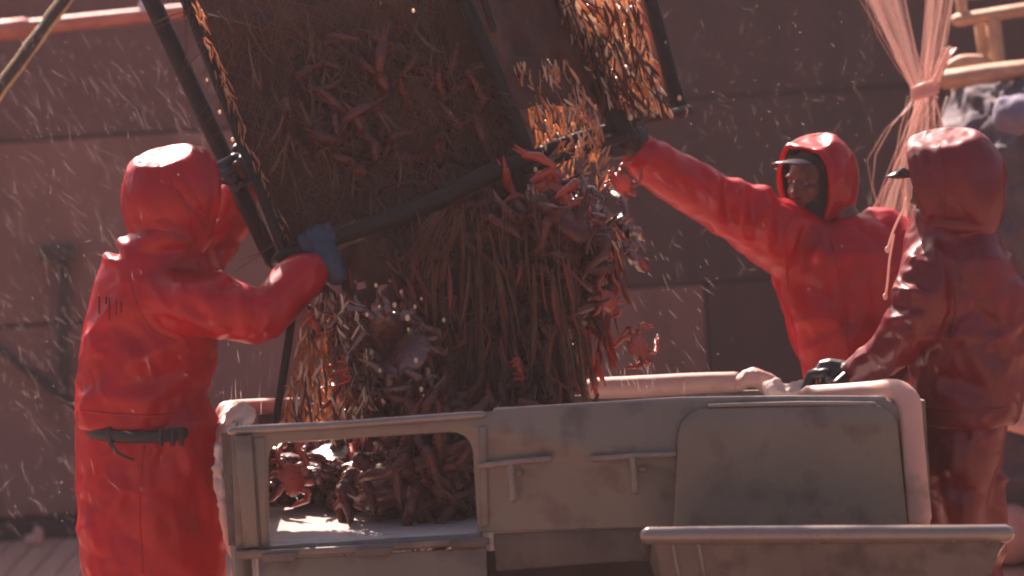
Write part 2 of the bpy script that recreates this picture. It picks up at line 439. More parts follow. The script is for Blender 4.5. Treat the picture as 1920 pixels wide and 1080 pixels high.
nb = empty('net_bundle', W(1730, 180, 13.2), 'gauzy pinkish net hanging gathered and tied above the rightmost person', 'net')
def gathered(top, bot, Y, dy, nu=60, nv=14, seed=0, bulge=0):
    """pleated sheet from one px line to another"""
    bm = bmesh.new(); g = []
    r_ = random.Random(seed); ph = r_.random()*9
    for j in range(nv+1):
        t = j/nv; row = []
        for i in range(nu+1):
            s_ = i/nu
            px_ = (top[0]*(1-s_)+top[2]*s_)*(1-t) + (bot[0]*(1-s_)+bot[2]*s_)*t
            py_ = (top[1]*(1-s_)+top[3]*s_)*(1-t) + (bot[1]*(1-s_)+bot[3]*s_)*t
            wid = abs((top[2]-top[0])*(1-t)+(bot[2]-bot[0])*t)
            px_ += bulge*math.sin(t*math.pi)*(s_-.5)
            z_ = math.sin(s_*11+ph+math.sin(t*2+s_*5))*.6 + math.sin(s_*23+ph*2+t)*.22
            row.append(bm.verts.new(W(px_+3*math.sin(s_*23+t*3), py_, Y+dy*z_*(.35+wid/160))))
        g.append(row)
    for j in range(nv):
        for i in range(nu): bm.faces.new((g[j][i], g[j][i+1], g[j+1][i+1], g[j+1][i]))
    return bm
for tp, bt, sd_, bu in (((1590, -60, 1690, -60), (1715, 178, 1738, 190), 1, 0), ((1735, -60, 1800, -60), (1722, 170, 1752, 180), 2, 0),
                        ((1716, 180, 1752, 182), (1690, 420, 1775, 420), 3, 0), ((1716, 182, 1740, 182), (1628, 400, 1700, 430), 4, -30)):
    obj('net_sheet', gathered(tp, bt, 13.2, .05, seed=sd_, bulge=bu), FILM, nb)
bm = bmesh.new(); r_ = random.Random(8)
def stray(x0, y0, x1, y1, Y, n, jit, rad, bow=12):
    for k in range(n):
        a, b = r_.gauss(0, jit), r_.gauss(0, jit); bo_ = r_.gauss(0, bow)
        pts = [W(x0+a+(x1-x0+b-a)*t+bo_*math.sin(t*math.pi), y0+(y1-y0)*t, Y+r_.uniform(-.04, .04)) for t in (0, .25, .5, .75, 1)]
        tube(bm, pts, rad, 4, round_ends=False)
stray(1610, -50, 1730, 185, 13.2, 9, 12, .0008); stray(1770, -50, 1735, 180, 13.2, 9, 12, .0008)
stray(1728, 180, 1660, 420, 13.2, 7, 22, .0007, 30); stray(1735, 180, 1740, 420, 13.2, 5, 20, .0007, 25)
stray(1728, 180, 1640, 400, 13.2, 3, 6, .0011, -40); stray(1785, 90, 1740, 175, 13.18, 5, 5, .004, 3); stray(1745, 160, 1768, 250, 13.18, 3, 2, .003, 3)
stuff(obj('net_strand', bm, STRAND, nb))
bm = bmesh.new()
for k in range(4): ptube(bm, [(1712, 186-k*6, 13.14, 5), (1733, 178-k*6, 13.12, 6), (1757, 172-k*6, 13.14, 5)], 7, 2)
ptube(bm, [(1750, 160, 13.12, 5), (1765, 125, 13.12, 5), (1780, 90, 13.12, 4)], 7, 2)
obj('tie', bm, STRAND, nb)
bm = bmesh.new(); tube(bm, [W(1730, -40, 13.2), Vector((W(1730, -40, 13.2).x, 12.2+1.1*(W(1730, -40, 13.2).x+1)/4.2, 4.1))], .015); obj('hanger', bm, ROPE_P, nb)

# ------------------------------------------------------------------ sorting table
FY, BY = 10.8, 11.95
tb = empty('sorting_table', (W(1080, 900, 11.3).x, 11.3, 0), 'worn grey steel sorting table with cut out window and T handle latches', 'table')
outer = [(434, 806), (640, 795), (872, 778), (930, 770), (1000, 765), (1150, 756), (1270, 750), (1480, 746), (1660, 748), (1690, 762), (1712, 978), (1215, 990), (905, 998), (905, 1022), (442, 1032)]
hole = rounded([(503, 832), (884, 808), (896, 1000), (506, 1022)], [34, 46, 6, 4], 8)
shade_auto(obj('front_panel', plate([outer, hole], FY, .035, .005), TABLE, tb))
door = rounded([(1272, 766), (1680, 757), (1704, 990), (1262, 990)], [62, 56, 8, 8], 8)
shade_auto(obj('door_panel', plate([door], FY-.028, .03, .009), TABLE, tb))
shade_auto(obj('corner_post', plate([[(440, 818), (472, 816), (486, 1026), (458, 1030)]], FY-.03, .03, .008), TABLE, tb))
shade_auto(obj('corner_post', plate([[(476, 822), (497, 820), (501, 1024), (490, 1025)]], FY-.022, .012, .003), TABLE, tb))
bm = bmesh.new()
ptube(bm, [(434, 808, FY-.015, 9), (640, 797, FY-.015, 9), (872, 780, FY-.015, 9), (905, 778, FY-.015, 8)], 10)
obj('top_lip', bm, LIP, tb)
bm = bmesh.new()
ptube(bm, [(930, 771, FY-.006, 7), (1000, 767, FY-.006, 7), (1270, 751, FY-.006, 7), (1480, 748, FY-.006, 7), (1655, 749, FY-.006, 7)], 10)
obj('top_lip', bm, LIP, tb)
shade_auto(obj('hinge_strip', plate([[(898, 800), (912, 799), (916, 985), (902, 990)]], FY-.021, .012, .004), TABLE, tb))
bm = bmesh.new()
ptube(bm, [(1330, 761, FY-.035, 4), (1500, 757, FY-.035, 5), (1640, 757, FY-.035, 4)], 8, 2); obj('door_glint_bar', bm, LIP, tb)  # added pale bar standing in for the glint along the door top
# the bottom rail with its hooked tabs
shade_auto(obj('bottom_rail', plate([[(438, 1034), (640, 1024), (905, 1006), (916, 1008), (918, 1020), (640, 1040), (440, 1050)]], FY-.04, .07, .006), TABLE, tb))
for x0, y0, w_ in ((490, 1040, 70), (664, 1030, 76), (842, 1015, 76)):
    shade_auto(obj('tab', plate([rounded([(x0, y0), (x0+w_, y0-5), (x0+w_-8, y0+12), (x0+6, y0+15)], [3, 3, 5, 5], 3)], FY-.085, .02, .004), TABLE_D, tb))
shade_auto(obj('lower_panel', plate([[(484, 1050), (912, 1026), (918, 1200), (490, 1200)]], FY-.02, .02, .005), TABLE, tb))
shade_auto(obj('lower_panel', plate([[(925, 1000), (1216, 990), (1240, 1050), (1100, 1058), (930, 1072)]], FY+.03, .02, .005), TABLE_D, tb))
shade_auto(obj('shade_sheet', plate([[(700, 1040), (1300, 1020), (1310, 1330), (700, 1330)]], FY+.35, .02, .005), TABLE_S, tb))  # added dark sheet standing in for the shade under the table
def latch(x0, y0, x1, y1, sx, sy, ex, ey, kx, ky):
    bm = bmesh.new(); ptube(bm, [(x0, y0, FY-.05, 6), ((x0+x1)/2, (y0+y1)/2-1, FY-.055, 6), (x1, y1, FY-.05, 6)], 10); bar = obj('latch_bar', bm, LATCH, tb)
    bm = bmesh.new(); ptube(bm, [(sx, sy, FY-.065, 6), ((sx+ex)/2, (sy+ey)/2, FY-.075, 6), (ex, ey-6, FY-.07, 7.5), (ex, ey, FY-.07, 8)], 10); obj('handle', bm, LATCH, bar)
    bm = bmesh.new(); ball(bm, W(kx, ky, FY-.03), PX(7, FY), .016, PX(7, FY)); obj('bolt', bm, LATCH, bar)
    for q in (.08, .92):
        bm = bmesh.new(); pp = W(x0+(x1-x0)*q, y0+(y1-y0)*q, FY-.05); tube(bm, [pp, pp+Vector((0, .05, 0))], .006, 8); obj('lug', bm, TABLE, bar)
    if 0: shade_auto(obj('latch_plate', plate([rounded([(x0-6, y0-14), (x1+4, y1-14), (x1+2, y1+66), (x0-2, y0+70)], [6]*4, 3)], FY-.02, .008, .002), TABLE, tb))
latch(900, 874, 1030, 861, 957, 876, 962, 936, 974, 888)
latch(1112, 861, 1262, 852, 1186, 860, 1191, 921, 1206, 880)
# body behind the front panel
def quad(bm, pts, th):
    a = [Vector(p) for p in pts]; n = (a[1]-a[0]).cross(a[3]-a[0]).normalized()
    lo = [bm.verts.new(p-n*th/2) for p in a]; hi = [bm.verts.new(p+n*th/2) for p in a]
    bm.faces.new(lo[::-1]); bm.faces.new(hi)
    for i in range(4): bm.faces.new((lo[i], lo[(i+1) % 4], hi[(i+1) % 4], hi[i]))
fl, fr = W(448, 1022, FY+.03), W(1728, 970, FY+.03)
zf = min(fl.z, fr.z)
bl, brr = Vector((fl.x, BY, fl.z+.01)), Vector((fr.x, BY, fr.z+.01))
bm = bmesh.new(); quad(bm, [fl, fr, brr, bl], .02); obj('tray_floor', bm, TRAY, tb, False)
tl, tr = W(418, 765, BY), W(1700, 722, BY)
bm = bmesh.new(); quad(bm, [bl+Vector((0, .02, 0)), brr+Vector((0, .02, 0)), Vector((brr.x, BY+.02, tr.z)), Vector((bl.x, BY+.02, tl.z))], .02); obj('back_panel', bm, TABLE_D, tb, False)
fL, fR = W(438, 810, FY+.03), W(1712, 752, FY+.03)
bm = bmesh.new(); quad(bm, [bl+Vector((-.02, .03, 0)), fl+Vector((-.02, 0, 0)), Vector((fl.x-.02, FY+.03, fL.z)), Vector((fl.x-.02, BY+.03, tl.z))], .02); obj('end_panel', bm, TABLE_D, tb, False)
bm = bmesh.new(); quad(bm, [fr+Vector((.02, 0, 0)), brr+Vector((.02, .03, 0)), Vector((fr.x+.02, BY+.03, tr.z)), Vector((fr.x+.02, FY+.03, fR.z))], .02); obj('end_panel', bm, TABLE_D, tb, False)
for p_ in (fl, fr, bl, brr):
    bm = bmesh.new(); tube(bm, [(p_.x, p_.y+(.06 if p_.y < 11.2 else -.06), 0), (p_.x, p_.y+(.06 if p_.y < 11.2 else -.06), p_.z)], .03, 10); obj('leg', bm, TABLE, tb)
# pale padded hose over the rims
bm = bmesh.new()
ptube(bm, [(1096, 726, BY, 11), (1110, 728, BY, 20), (1200, 725, BY, 21), (1300, 719, BY, 20), (1378, 716, BY, 19), (1390, 714, BY, 15)], 14, 3)
obj('rim_hose', bm, HOSE, tb)
bm = bmesh.new()
ptube(bm, [(1386, 722, BY-.02, 13), (1402, 712, BY-.02, 18), (1425, 710, BY-.02, 20), (1442, 722, BY-.02, 20), (1448, 740, BY-.02, 14)], 14, 3)
obj('rim_hose', crumple(blob(bm, .006, 2), .0025, 14, 3), HOSE, tb)
bm = bmesh.new()
ptube(bm, [(1515, 740, 11.1, 17), (1580, 737, 10.98, 18), (1640, 734, 10.9, 20), (1676, 733, 10.84, 23), (1702, 752, 10.80, 24), (1709, 800, 10.78, 22), (1716, 880, 10.77, 22), (1724, 972, 10.77, 23)], 14, 4)
obj('rim_hose', bm, HOSE, tb)
bm = bmesh.new(); ptube(bm, [(424, 772, BY-.1, 20), (450, 766, BY-.05, 17), (525, 760, BY, 14), (560, 758, BY, 13)], 12, 3); obj('rim_hose', bm, HOSE, tb)
bm = bmesh.new(); ptube(bm, [(432, 768, 11.6, 20), (424, 800, 11.4, 19), (418, 860, 11.2, 17), (420, 930, 11.0, 15), (436, 1010, 10.95, 14), (450, 1080, 10.95, 14)], 12, 4)
obj('rim_hose', crumple(blob(bm, .008, 2), .004, 9, 4), HOSE, tb)
# rag and rope ends on the rim
bm = bmesh.new(); ball(bm, W(1480, 732, BY-.1), .075, .05, .022); ball(bm, W(1450, 728, BY-.1), .03, .04, .03); ball(bm, W(1508, 728, BY-.1), .03, .04, .022)
tag(obj('rag', crumple(blob(bm, .006, 2), .005, 16, 9), RAG), 'crumpled whitish rag draped on the table rim below outstretched person', 'rag')
bm = bmesh.new(); ball(bm, W(452, 780, 11.3), .040, .04, .036); ball(bm, W(440, 800, 11.3), .025, .03, .05); ball(bm, W(413, 880, 11.05), .02, .03, .075); tube(bm, [W(452, 785, 11.28), W(428, 830, 11.18), W(414, 880, 11.05), W(420, 930, 11.0)], .016); ball(bm, W(420, 930, 11.0), .018, .03, .06)
tag(obj('cloth', crumple(blob(bm, .007, 2), .005, 14, 6), RAG), 'white cloth tied round the left corner of sorting table', 'cloth')

# ------------------------------------------------------------------ trough, lower right
tg = empty('trough', (W(1555, 1050, 10.3).x, 10.35, 0), 'grey steel trough with thick rolled rim in front of the table', 'trough')
bm = bmesh.new()
ptube(bm, [(1216, 1004, 10.2, 17), (1400, 1003, 10.2, 18), (1650, 1002, 10.2, 18), (1886, 1000, 10.2, 17)], 12, 2)
obj('rim', bm, LIP, tg)
a, b = W(1216, 1000, 10.2), W(1886, 1000, 10.2)
for nm, p0, p1 in (('rim_end', a, a+Vector((0, .3, -.10))), ('rim_end', b, b+Vector((0, .3, -.10))), ('rim_back', a+Vector((0, .3, -.10)), b+Vector((0, .3, -.10)))):
    bm = bmesh.new(); tube(bm, [p0, p1], .014, 12); obj(nm, bm, TABLE, tg)
c, d = W(1290, 1250, 10.26), W(1800, 1250, 10.26)
A, B = W(1226, 1012, 10.21), W(1876, 1012, 10.21)
o_ = Vector((0, .29, -.10)); o2 = Vector((0, .22, 0))
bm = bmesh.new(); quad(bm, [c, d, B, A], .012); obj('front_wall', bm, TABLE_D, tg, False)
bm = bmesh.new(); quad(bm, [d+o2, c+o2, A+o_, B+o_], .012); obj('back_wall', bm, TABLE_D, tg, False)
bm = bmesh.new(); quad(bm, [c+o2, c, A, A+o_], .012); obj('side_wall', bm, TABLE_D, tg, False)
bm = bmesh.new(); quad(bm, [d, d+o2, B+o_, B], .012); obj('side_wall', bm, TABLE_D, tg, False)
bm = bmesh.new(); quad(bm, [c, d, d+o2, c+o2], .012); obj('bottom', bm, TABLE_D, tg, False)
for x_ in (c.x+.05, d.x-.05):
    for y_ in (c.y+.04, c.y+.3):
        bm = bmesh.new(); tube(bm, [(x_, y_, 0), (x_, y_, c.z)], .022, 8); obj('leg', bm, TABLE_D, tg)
for x_ in (1262, 1310):
    bm = bmesh.new(); ptube(bm, [(x_, 1022, 10.205, 5), (x_+18, 1120, 10.23, 5)], 6); obj('rib', bm, TABLE, tg)

# pale pipe stubs and float at the right edge
pp = empty('pipe_pair', W(1925, 775, 14.0), 'pair of pale pink pipes at right edge behind rightmost person', 'pipes')
bm = bmesh.new(); ptube(bm, [(1880, 752, 14.0, 15), (1915, 770, 14.0, 17), (2000, 800, 14.0, 17)], 12); obj('pipe', bm, HOSE, pp)
bm = bmesh.new(); ptube(bm, [(1876, 792, 13.8, 12), (1925, 800, 13.8, 16), (2000, 822, 13.8, 17)], 12); obj('pipe', bm, HOSE, pp)
p = W(1970, 800, 13.9); bm = bmesh.new(); tube(bm, [(p.x, 13.9, 0), (p.x, 13.9, p.z)], .04); obj('stand', bm, TABLE_D, pp)
p = W(1895, 1090, 14.2); bm = bmesh.new(); ball(bm, (p.x, 14.2, .12), .13, .12, .12, seg=24)
fl_ = empty('float', (p.x, 14.2, 0), 'pale pink float lying on deck in lower right corner', 'float')
obj('ball', bm, FLOAT, fl_)
bm = bmesh.new(); tube(bm, [(p.x-.02, 14.2, .23), (p.x-.06, 14.19, .29), (p.x-.1, 14.2, .24)], .016, 8); obj('eye', bm, FLOAT, fl_)

# ------------------------------------------------------------------ crab pot
pot = empty('crab_pot', W(700, 100, 11.6), 'huge netted steel crab pot tipped over the sorting table', 'crab pot')
def L(p, q, t): return tuple(a*(1-t)+b*t for a, b in zip(p, q))
def bar(name, pts, sub=3):
    bm = bmesh.new(); ptube(bm, pts, 10, sub); return obj(name, bm, POTBAR, pot)
# lines of the frame as (px, py, Y); each runs up and out of the picture
def line(x0, y0, x1, y1, k): return (x0+(x1-x0)*k, y0+(y1-y0)*k)
AL0, AL1 = (534, 476, 11.35), (160, -480, 11.95)       # near left edge
AO0, AO1 = (512, 490, 11.55), (60, -480, 12.1)         # rear left edge
E10, E11 = (992, 288, 11.62), (640, -560, 12.1)
E20, E21 = (1168, 246, 12.0), (790, -560, 12.5)
E30, E31 = (1274, 206, 12.4), (1073, -560, 12.9)
bar('frame_bar', [(*AL0, 10), (*L(AL0, AL1, .25), 10), (*AL1, 11)])
bar('frame_bar', [(*AO0, 16), (*L(AO0, AO1, .25), 17), (*AO1, 18)])
bar('frame_bar', [(*E10, 13), (*L(E10, E11, .33), 15), (*E11, 15)])
bar('frame_bar', [(1180, 268, 12.0, 24), (1150, 215, 12.0, 22), (*L(E20, E21, .3), 20), (*E21, 20)])
bar('frame_bar', [(*E30, 17), (*L(E30, E31, .28), 14), (*E31, 14)])
bar('frame_bar', [(528, 482, 11.35, 14), (640, 442, 11.38, 16), (800, 385, 11.45, 19), (900, 335, 11.52, 19), (992, 292, 11.62, 17)])
bar('frame_bar', [(985, 300, 11.62, 14), (1070, 262, 11.8, 10), (1160, 236, 12.0, 9)])
bar('frame_bar', [(985, 318, 11.6, 11), (1070, 290, 11.75, 9), (1170, 256, 11.95, 11)])
bar('frame_bar', [(1172, 228, 12.0, 9), (1230, 220, 12.2, 9), (1290, 206, 12.4, 10)])
bar('frame_bar', [(515, 492, 11.55, 11), (531, 478, 11.4, 12)])
bar('frame_bar', [(548, 590, 11.28, 8), (535, 680, 11.25, 8), (514, 806, 11.25, 7)])
bar('frame_bar', [(548, 590, 11.28, 6), (560, 540, 11.3, 6), (545, 490, 11.35, 7)])
bar('frame_bar', [(610, 540, 11.3, 7), (680, 610, 11.28, 8), (735, 680, 11.3, 7)])
bar('frame_bar', [(775, -60, 11.5, 6), (800, 60, 11.5, 5)])
bar('frame_bar', [(890, -60, 11.7, 9), (925, 55, 11.68, 8)])
# far end of the pot, above the picture, and its hoist
for p0, p1 in ((AL1, E11), (AO1, E31), (E11, E21), (E21, E31), (AL1, AO1)):
    bar('frame_bar', [(*p0, 13), (*L(p0, p1, .5), 13), (*p1, 13)], 1)
bm = bmesh.new(); q = W(420, -500, 12.2); tube(bm, [q, Vector((q.x, 12.2, 6.5))], .012, 8)
tag(obj('hoist_rope', bm, ROPE_D), 'dark rope lifting the crab pot from above', 'rope')

def sheet(name, c00, c10, c11, c01, nu, nv, amp, sc, mt, seed, jag=0.0, pleats=0, torn=None):
    bm = bmesh.new(); g = []
    off = Vector((seed*5.3, seed*2.1, seed*9.7))
    for j in range(nv+1):
        v = j/nv; row = []
        for i in range(nu+1):
            u = i/nu
            x, y, Y = L(L(c00, c10, u), L(c01, c11, u), v)
            pt = W(x, y, Y)
            n1 = noise.fractal(pt*sc+off, 1, 2, 4); n2 = noise.noise(pt*sc*.7+off*2)
            e = jag if (j == nv or i in (0, nu)) else 0
            row.append(bm.verts.new(pt + Vector((n2*amp*.4, n1*amp, noise.noise(pt*sc+off*3)*amp*.4)) + Vector((0, 0, -abs(n2)*e)) + Vector((0, .035*math.sin(u*pleats*6.28+2.5*noise.noise(Vector((u*4, v*1.5, seed))))*(.4+.6*v), 0))))
        g.append(row)
    for j in range(nv):
        for i in range(nu):
            if torn:
                q = g[j][i].co; a, b = project(np.array([q]))[0]
                if torn[0] < a < torn[1] and torn[2] < b < torn[3] and noise.noise(q*26) > .26: continue
            bm.faces.new((g[j][i], g[j][i+1], g[j+1][i+1], g[j+1][i]))
    return obj(name, bm, mt, pot)
def net(bm, c00, c10, c11, c01, nu, nv, rad, seed, jit=.012):
    off = Vector((seed*5.3, seed*2.1, seed*9.7))
    def at(u, v):
        pt = W(*L(L(c00, c10, u), L(c01, c11, u), v))
        q = pt*4+off
        return pt + Vector((noise.noise(q), noise.noise(q+Vector((9, 0, 0)))*2, noise.noise(q+Vector((0, 9, 0)))))*jit
    for j in range(nv):
        for i in range(nu):
            if (i+j) % 2: continue
            a = at(i/nu, j/nv)
            for di in (1, -1):
                if 0 <= i+di <= nu:
                    b = at((i+di)/nu, (j+1)/nv)
                    tube(bm, [a, b], rad, 3, round_ends=False)
def strands(bm, region, n, seed, lmin, lmax, rad, dirpx=(0, 1), spread=.5, Y=(11.2, 11.6), curl=.3):
    """loose twine ends scattered in a px polygon given as rows (y, x0, x1)"""
    r_ = random.Random(seed); face = Y == 'face'
    ys = [q[0] for q in region]
    for k in range(n):
        y = r_.uniform(ys[0], ys[-1])
        for (y0, a0, b0), (y1, a1, b1) in zip(region[:-1], region[1:]):
            if y0 <= y <= y1:
                t = (y-y0)/(y1-y0+1e-6); x = r_.uniform(a0+(a1-a0)*t, b0+(b1-b0)*t); break
        ln_ = r_.uniform(lmin, lmax); a = math.atan2(dirpx[1], dirpx[0]) + r_.gauss(0, spread)
        Yc = 11.42 + (x-530)/460*.27 + (480-y)/960*.45 + r_.uniform(-.05, .05) if face else r_.uniform(*Y)
        pts = []; cx, cy = x, y
        bend = r_.gauss(0, curl)
        for q in range(5):
            pts.append(W(cx, cy, Yc)); cx += math.cos(a)*ln_/4; cy += math.sin(a)*ln_/4; a += bend; Yc += r_.gauss(0, .006)
        rr = rad*r_.uniform(.5, 1.4)
        tube(bm, pts, [rr*.35, rr, rr*1.1, rr, rr*.3], 3 if rr < .003 else 5, round_ends=False)

# netting: liner sheets, knotted mesh and loose twine
def back(p, d): return (p[0], p[1], p[2]+d)
sheet('liner', back(L(AL0, AL1, .62), .12), back(L(E10, E11, .55), .12), back(E10, .10), back(AL0, .08), 60, 60, .07, 5, LINER, 1)
sheet('liner', L(E10, E11, .5), L(E20, E21, .5), L(E20, E21, .06), L(E10, E11, .1), 24, 30, .05, 8, LINER, 7)
sheet('liner', back(L(E20, E21, .45), .1), back(L(E30, E31, .45), .1), back(L(E30, E31, .05), .1), back(L(E20, E21, .04), .1), 24, 30, .05, 9, LINER_O, 3)
bm = bmesh.new(); net(bm, L(AL0, AL1, .6), L(E10, E11, .55), E10, AL0, 34, 44, .0011, 1, .03)
stuff(obj('netting', bm, NET, pot))
bm = bmesh.new()
faceR = [(-20, 330, 870), (100, 385, 915), (200, 430, 960), (290, 460, 990), (380, 500, 830), (470, 540, 650)]
bm = bmesh.new()
strands(bm, faceR, 900, 5, 25, 130, .0017, (0.15, 1), .5, 'face', .2)
strands(bm, [(-20, 820, 880), (120, 830, 925), (280, 850, 985)], 500, 6, 60, 180, .0018, (.3, 1), .25, 'face', .1)
stuff(obj('loose_twine', bm, NET, pot))
bm = bmesh.new()
strands(bm, [(-20, 1040, 1196), (100, 1082, 1220), (190, 1128, 1244)], 360, 7, 16, 50, .0042, (.30, 1), .16, (12.0, 12.3), .10)
strands(bm, [(110, 955, 1060), (200, 985, 1120), (275, 1010, 1130)], 190, 8, 14, 45, .004, (.25, 1), .22, (11.7, 11.95), .12)
strands(bm, [(260, 1010, 1150), (330, 1000, 1160)], 80, 9, 12, 40, .0036, (-.4, 1), .4, (11.65, 11.95), .15)
strands(bm, [(545, 590, 650), (620, 560, 690), (700, 545, 700), (790, 525, 690)], 330, 10, 16, 55, .0042, (.1, 1), .22, (11.2, 11.3), .12)
strands(bm, [(0, 350, 372), (200, 430, 445), (440, 525, 540)], 70, 11, 15, 36, .0026, (.35, 1), .2, (11.38, 11.46), .1)
stuff(obj('orange_twine', bm, NET_O, pot))
bm = bmesh.new()
gold = [(-20, 1040, 1196), (100, 1082, 1220), (190, 1128, 1244)]
strands(bm, gold, 150, 31, 16, 44, .0036, (.32, 1), .2, (11.96, 12.1), .10)
strands(bm, [(110, 955, 1050), (200, 985, 1110), (270, 1010, 1120)], 34, 32, 14, 34, .0034, (.25, 1), .3, (11.66, 11.8), .12)
strands(bm, [(545, 590, 650), (620, 560, 690), (700, 545, 700), (790, 525, 690)], 80, 33, 14, 44, .0036, (.1, 1), .3, (11.16, 11.22), .12)
strands(bm, [(345, 985, 1010), (385, 1000, 1080), (430, 1030, 1160), (455, 1080, 1180)], 210, 34, 22, 64, .0021, (.34, 1), .14, (11.45, 11.62), .05)
strands(bm, [(530, 690, 840), (640, 700, 860), (790, 700, 800)], 90, 37, 10, 34, .0036, (.1, 1), .5, (11.42, 11.62), .2)
stuff(obj('glint_strand', bm, NET_P, pot))  # pale strands laid in as painted glints
bm = bmesh.new()
strands(bm, gold, 130, 35, 30, 80, .0045, (.32, 1), .25, (11.94, 12.05), .1)
strands(bm, [(545, 590, 650), (620, 560, 690), (700, 545, 700), (790, 525, 690)], 40, 36, 30, 80, .0045, (.1, 1), .3, (11.14, 11.2), .12)
stuff(obj('dark_twine', bm, NET_R, pot))
bm = bmesh.new()
strands(bm, [(20, 420, 860), (200, 500, 940), (300, 530, 940), (370, 560, 800)], 120, 41, 40, 150, .0044, (.12, 1), .26, 'face', .12)
stuff(obj('tan_weed', bm, WEED_T, pot))
bm = bmesh.new()
strands(bm, [(410, 1060, 1170), (520, 1060, 1150), (640, 1050, 1135), (700, 1050, 1120)], 120, 42, 30, 110, .0062, (.12, 1), .2, (11.5, 11.7), .08)
strands(bm, [(480, 640, 1060), (620, 640, 1080), (740, 640, 1080)], 70, 43, 30, 110, .0058, (.12, 1), .3, (11.28, 11.4), .1)
stuff(obj('red_weed', bm, WEED_R, pot))
# the emptied belly of netting hanging down into the table
sheet('net_chute', (640, 470, 11.42), (1000, 310, 11.66), (1085, 790, 11.44), (690, 830, 11.32), 110, 60, .07, 6, LINER, 4, 0, 9, (660, 860, 520, 790))
sheet('net_chute', (552, 590, 11.24), (640, 520, 11.26), (700, 820, 11.26), (520, 830, 11.24), 20, 30, .03, 12, LINER_O, 5)
bm = bmesh.new()
strands(bm, [(345, 900, 1000), (410, 720, 1090), (560, 780, 1110), (730, 780, 1090)], 190, 12, 60, 200, .0018, (.12, 1), .14, (11.3, 11.5), .05)
strands(bm, [(400, 800, 1060), (560, 800, 1090), (640, 790, 1080)], 34, 13, 90, 220, .0075, (.14, 1), .12, (11.34, 11.44), .05)
strands(bm, [(385, 800, 880), (420, 790, 860), (450, 785, 840)], 60, 14, 50, 120, .0024, (-.35, 1), .2, (11.26, 11.34), .08)
stuff(obj('loose_twine', bm, NET, pot))

bm = bmesh.new(); r_ = random.Random(4)
for x, y, Yb, r in ((1182, 220, 11.96, 6), (1274, 184, 12.36, 5), (1286, 208, 12.36, 6), (1243, 208, 12.2, 3), (521, 498, 11.36, 5), (388, 150, 11.6, 3), (412, 210, 11.55, 4), (436, 262, 11.5, 4), (775, 20, 11.45, 4), (1016, 300, 11.58, 5), (1004, 318, 11.56, 5), (1092, 285, 11.7, 3),
                    (705, 535, 11.14, 4), (740, 572, 11.14, 5), (764, 596, 11.12, 6), (766, 618, 11.12, 4), (778, 575, 11.12, 4), (832, 600, 11.14, 4), (790, 560, 11.14, 3), (688, 590, 11.14, 4), (780, 676, 11.12, 5), (790, 730, 11.14, 5), (792, 757, 11.14, 4), (712, 695, 11.14, 4), (590, 880, 10.95, 4)):
    ball(bm, W(x, y, Yb), PX(r*.8, Yb), PX(r*.7, Yb), PX(r*1.1, Yb), seg=8)
stuff(obj('glint_bead', bm, NET_P, pot))  # pale beads set where glints sit, highlight put into their colour

# ------------------------------------------------------------------ crabs
def crab_meshes(mt, fold=.62):
    out = []
    bm = bmesh.new()
    bmesh.ops.create_icosphere(bm, subdivisions=3, radius=1)
    for v in bm.verts:
        x, y, z = v.co
        k = 1 - .22*max(-y, 0)
        sp = max(0, noise.noise(Vector((x, y, z))*4.2))*.22*(z > -.1)
        v.co = Vector((x*.108*k, y*.100, (z*.045 if z > 0 else z*.028)))*(1+sp)
    me = bpy.data.meshes.new('carapace'); bm.to_mesh(me); bm.free(); out.append(('carapace', me))
    for s in (-1, 1):
        for k, (az, ln) in enumerate(((35, .8), (2, 1.0), (-32, .92))):
            bm = bmesh.new(); a = R(az); dx, dy = math.cos(a)*s, math.sin(a)
            P = [Vector((dx*.07, dy*.07, -.008)), Vector((dx*.14*ln, dy*.14*ln, .035)), Vector((dx*.25*ln*fold, dy*.22*ln, .01)), Vector((dx*.25*ln*fold*.8, dy*.25*ln, -.06)), Vector((dx*.20*ln*fold, dy*.26*ln, -.10))]
            tube(bm, P[:2], [.018, .022], 6); tube(bm, P[1:3], [.021, .019], 6); tube(bm, P[2:], [.018, .014, .005], 6)
            for q in range(10):
                t = q/9*1.9; i = min(int(t), 1); c_ = P[i].lerp(P[i+1], t-i); n_ = Vector((rnd.uniform(-1, 1), rnd.uniform(-1, 1), rnd.uniform(0, 1))).normalized()
                tube(bm, [c_+n_*.010, c_+n_*.024], [.004, .001], 3, round_ends=False)
            me = bpy.data.meshes.new('leg'); bm.to_mesh(me); bm.free(); out.append(('leg', me))
        bm = bmesh.new(); dx = s
        P = [Vector((dx*.05, .06, -.005)), Vector((dx*.12, .11, .02)), Vector((dx*.10, .17, .01)), Vector((dx*.06, .21, 0))]
        tube(bm, P, [.012, .015, .021, .016], 8); tube(bm, [P[3], P[3]+Vector((-dx*.03, .05, .005))], [.011, .003], 6); tube(bm, [P[3]+Vector((dx*.012, 0, 0)), P[3]+Vector((-dx*.005, .055, -.005))], [.009, .003], 6)
        me = bpy.data.meshes.new('claw'); bm.to_mesh(me); bm.free(); out.append(('claw', me))
    for _, me in out:
        me.materials.append(mt); me.polygons.foreach_set('use_smooth', [True]*len(me.polygons))
    return out
CRAB_W = mat('gleaming_crab_shell', (.13, .026, .02), .16, (.06, .014, .012), 14, bump=.6, bscale=60, coat=1, spec=.8)
CM, CMO, CMW = crab_meshes(CRAB), crab_meshes(CRAB_O), crab_meshes(CRAB_W)
def crab(px_, py_, Y, eul, sc, label, group, ms=None):
    e = empty('crab', W(px_, py_, Y), label, 'crab', group); e.rotation_euler = eul; e.scale = (sc,)*3
    for nm, me in (ms or CM):
        o = bpy.data.objects.new(nm, me); COL.objects.link(o); o.parent = e
    return e
cr = random.Random(21)
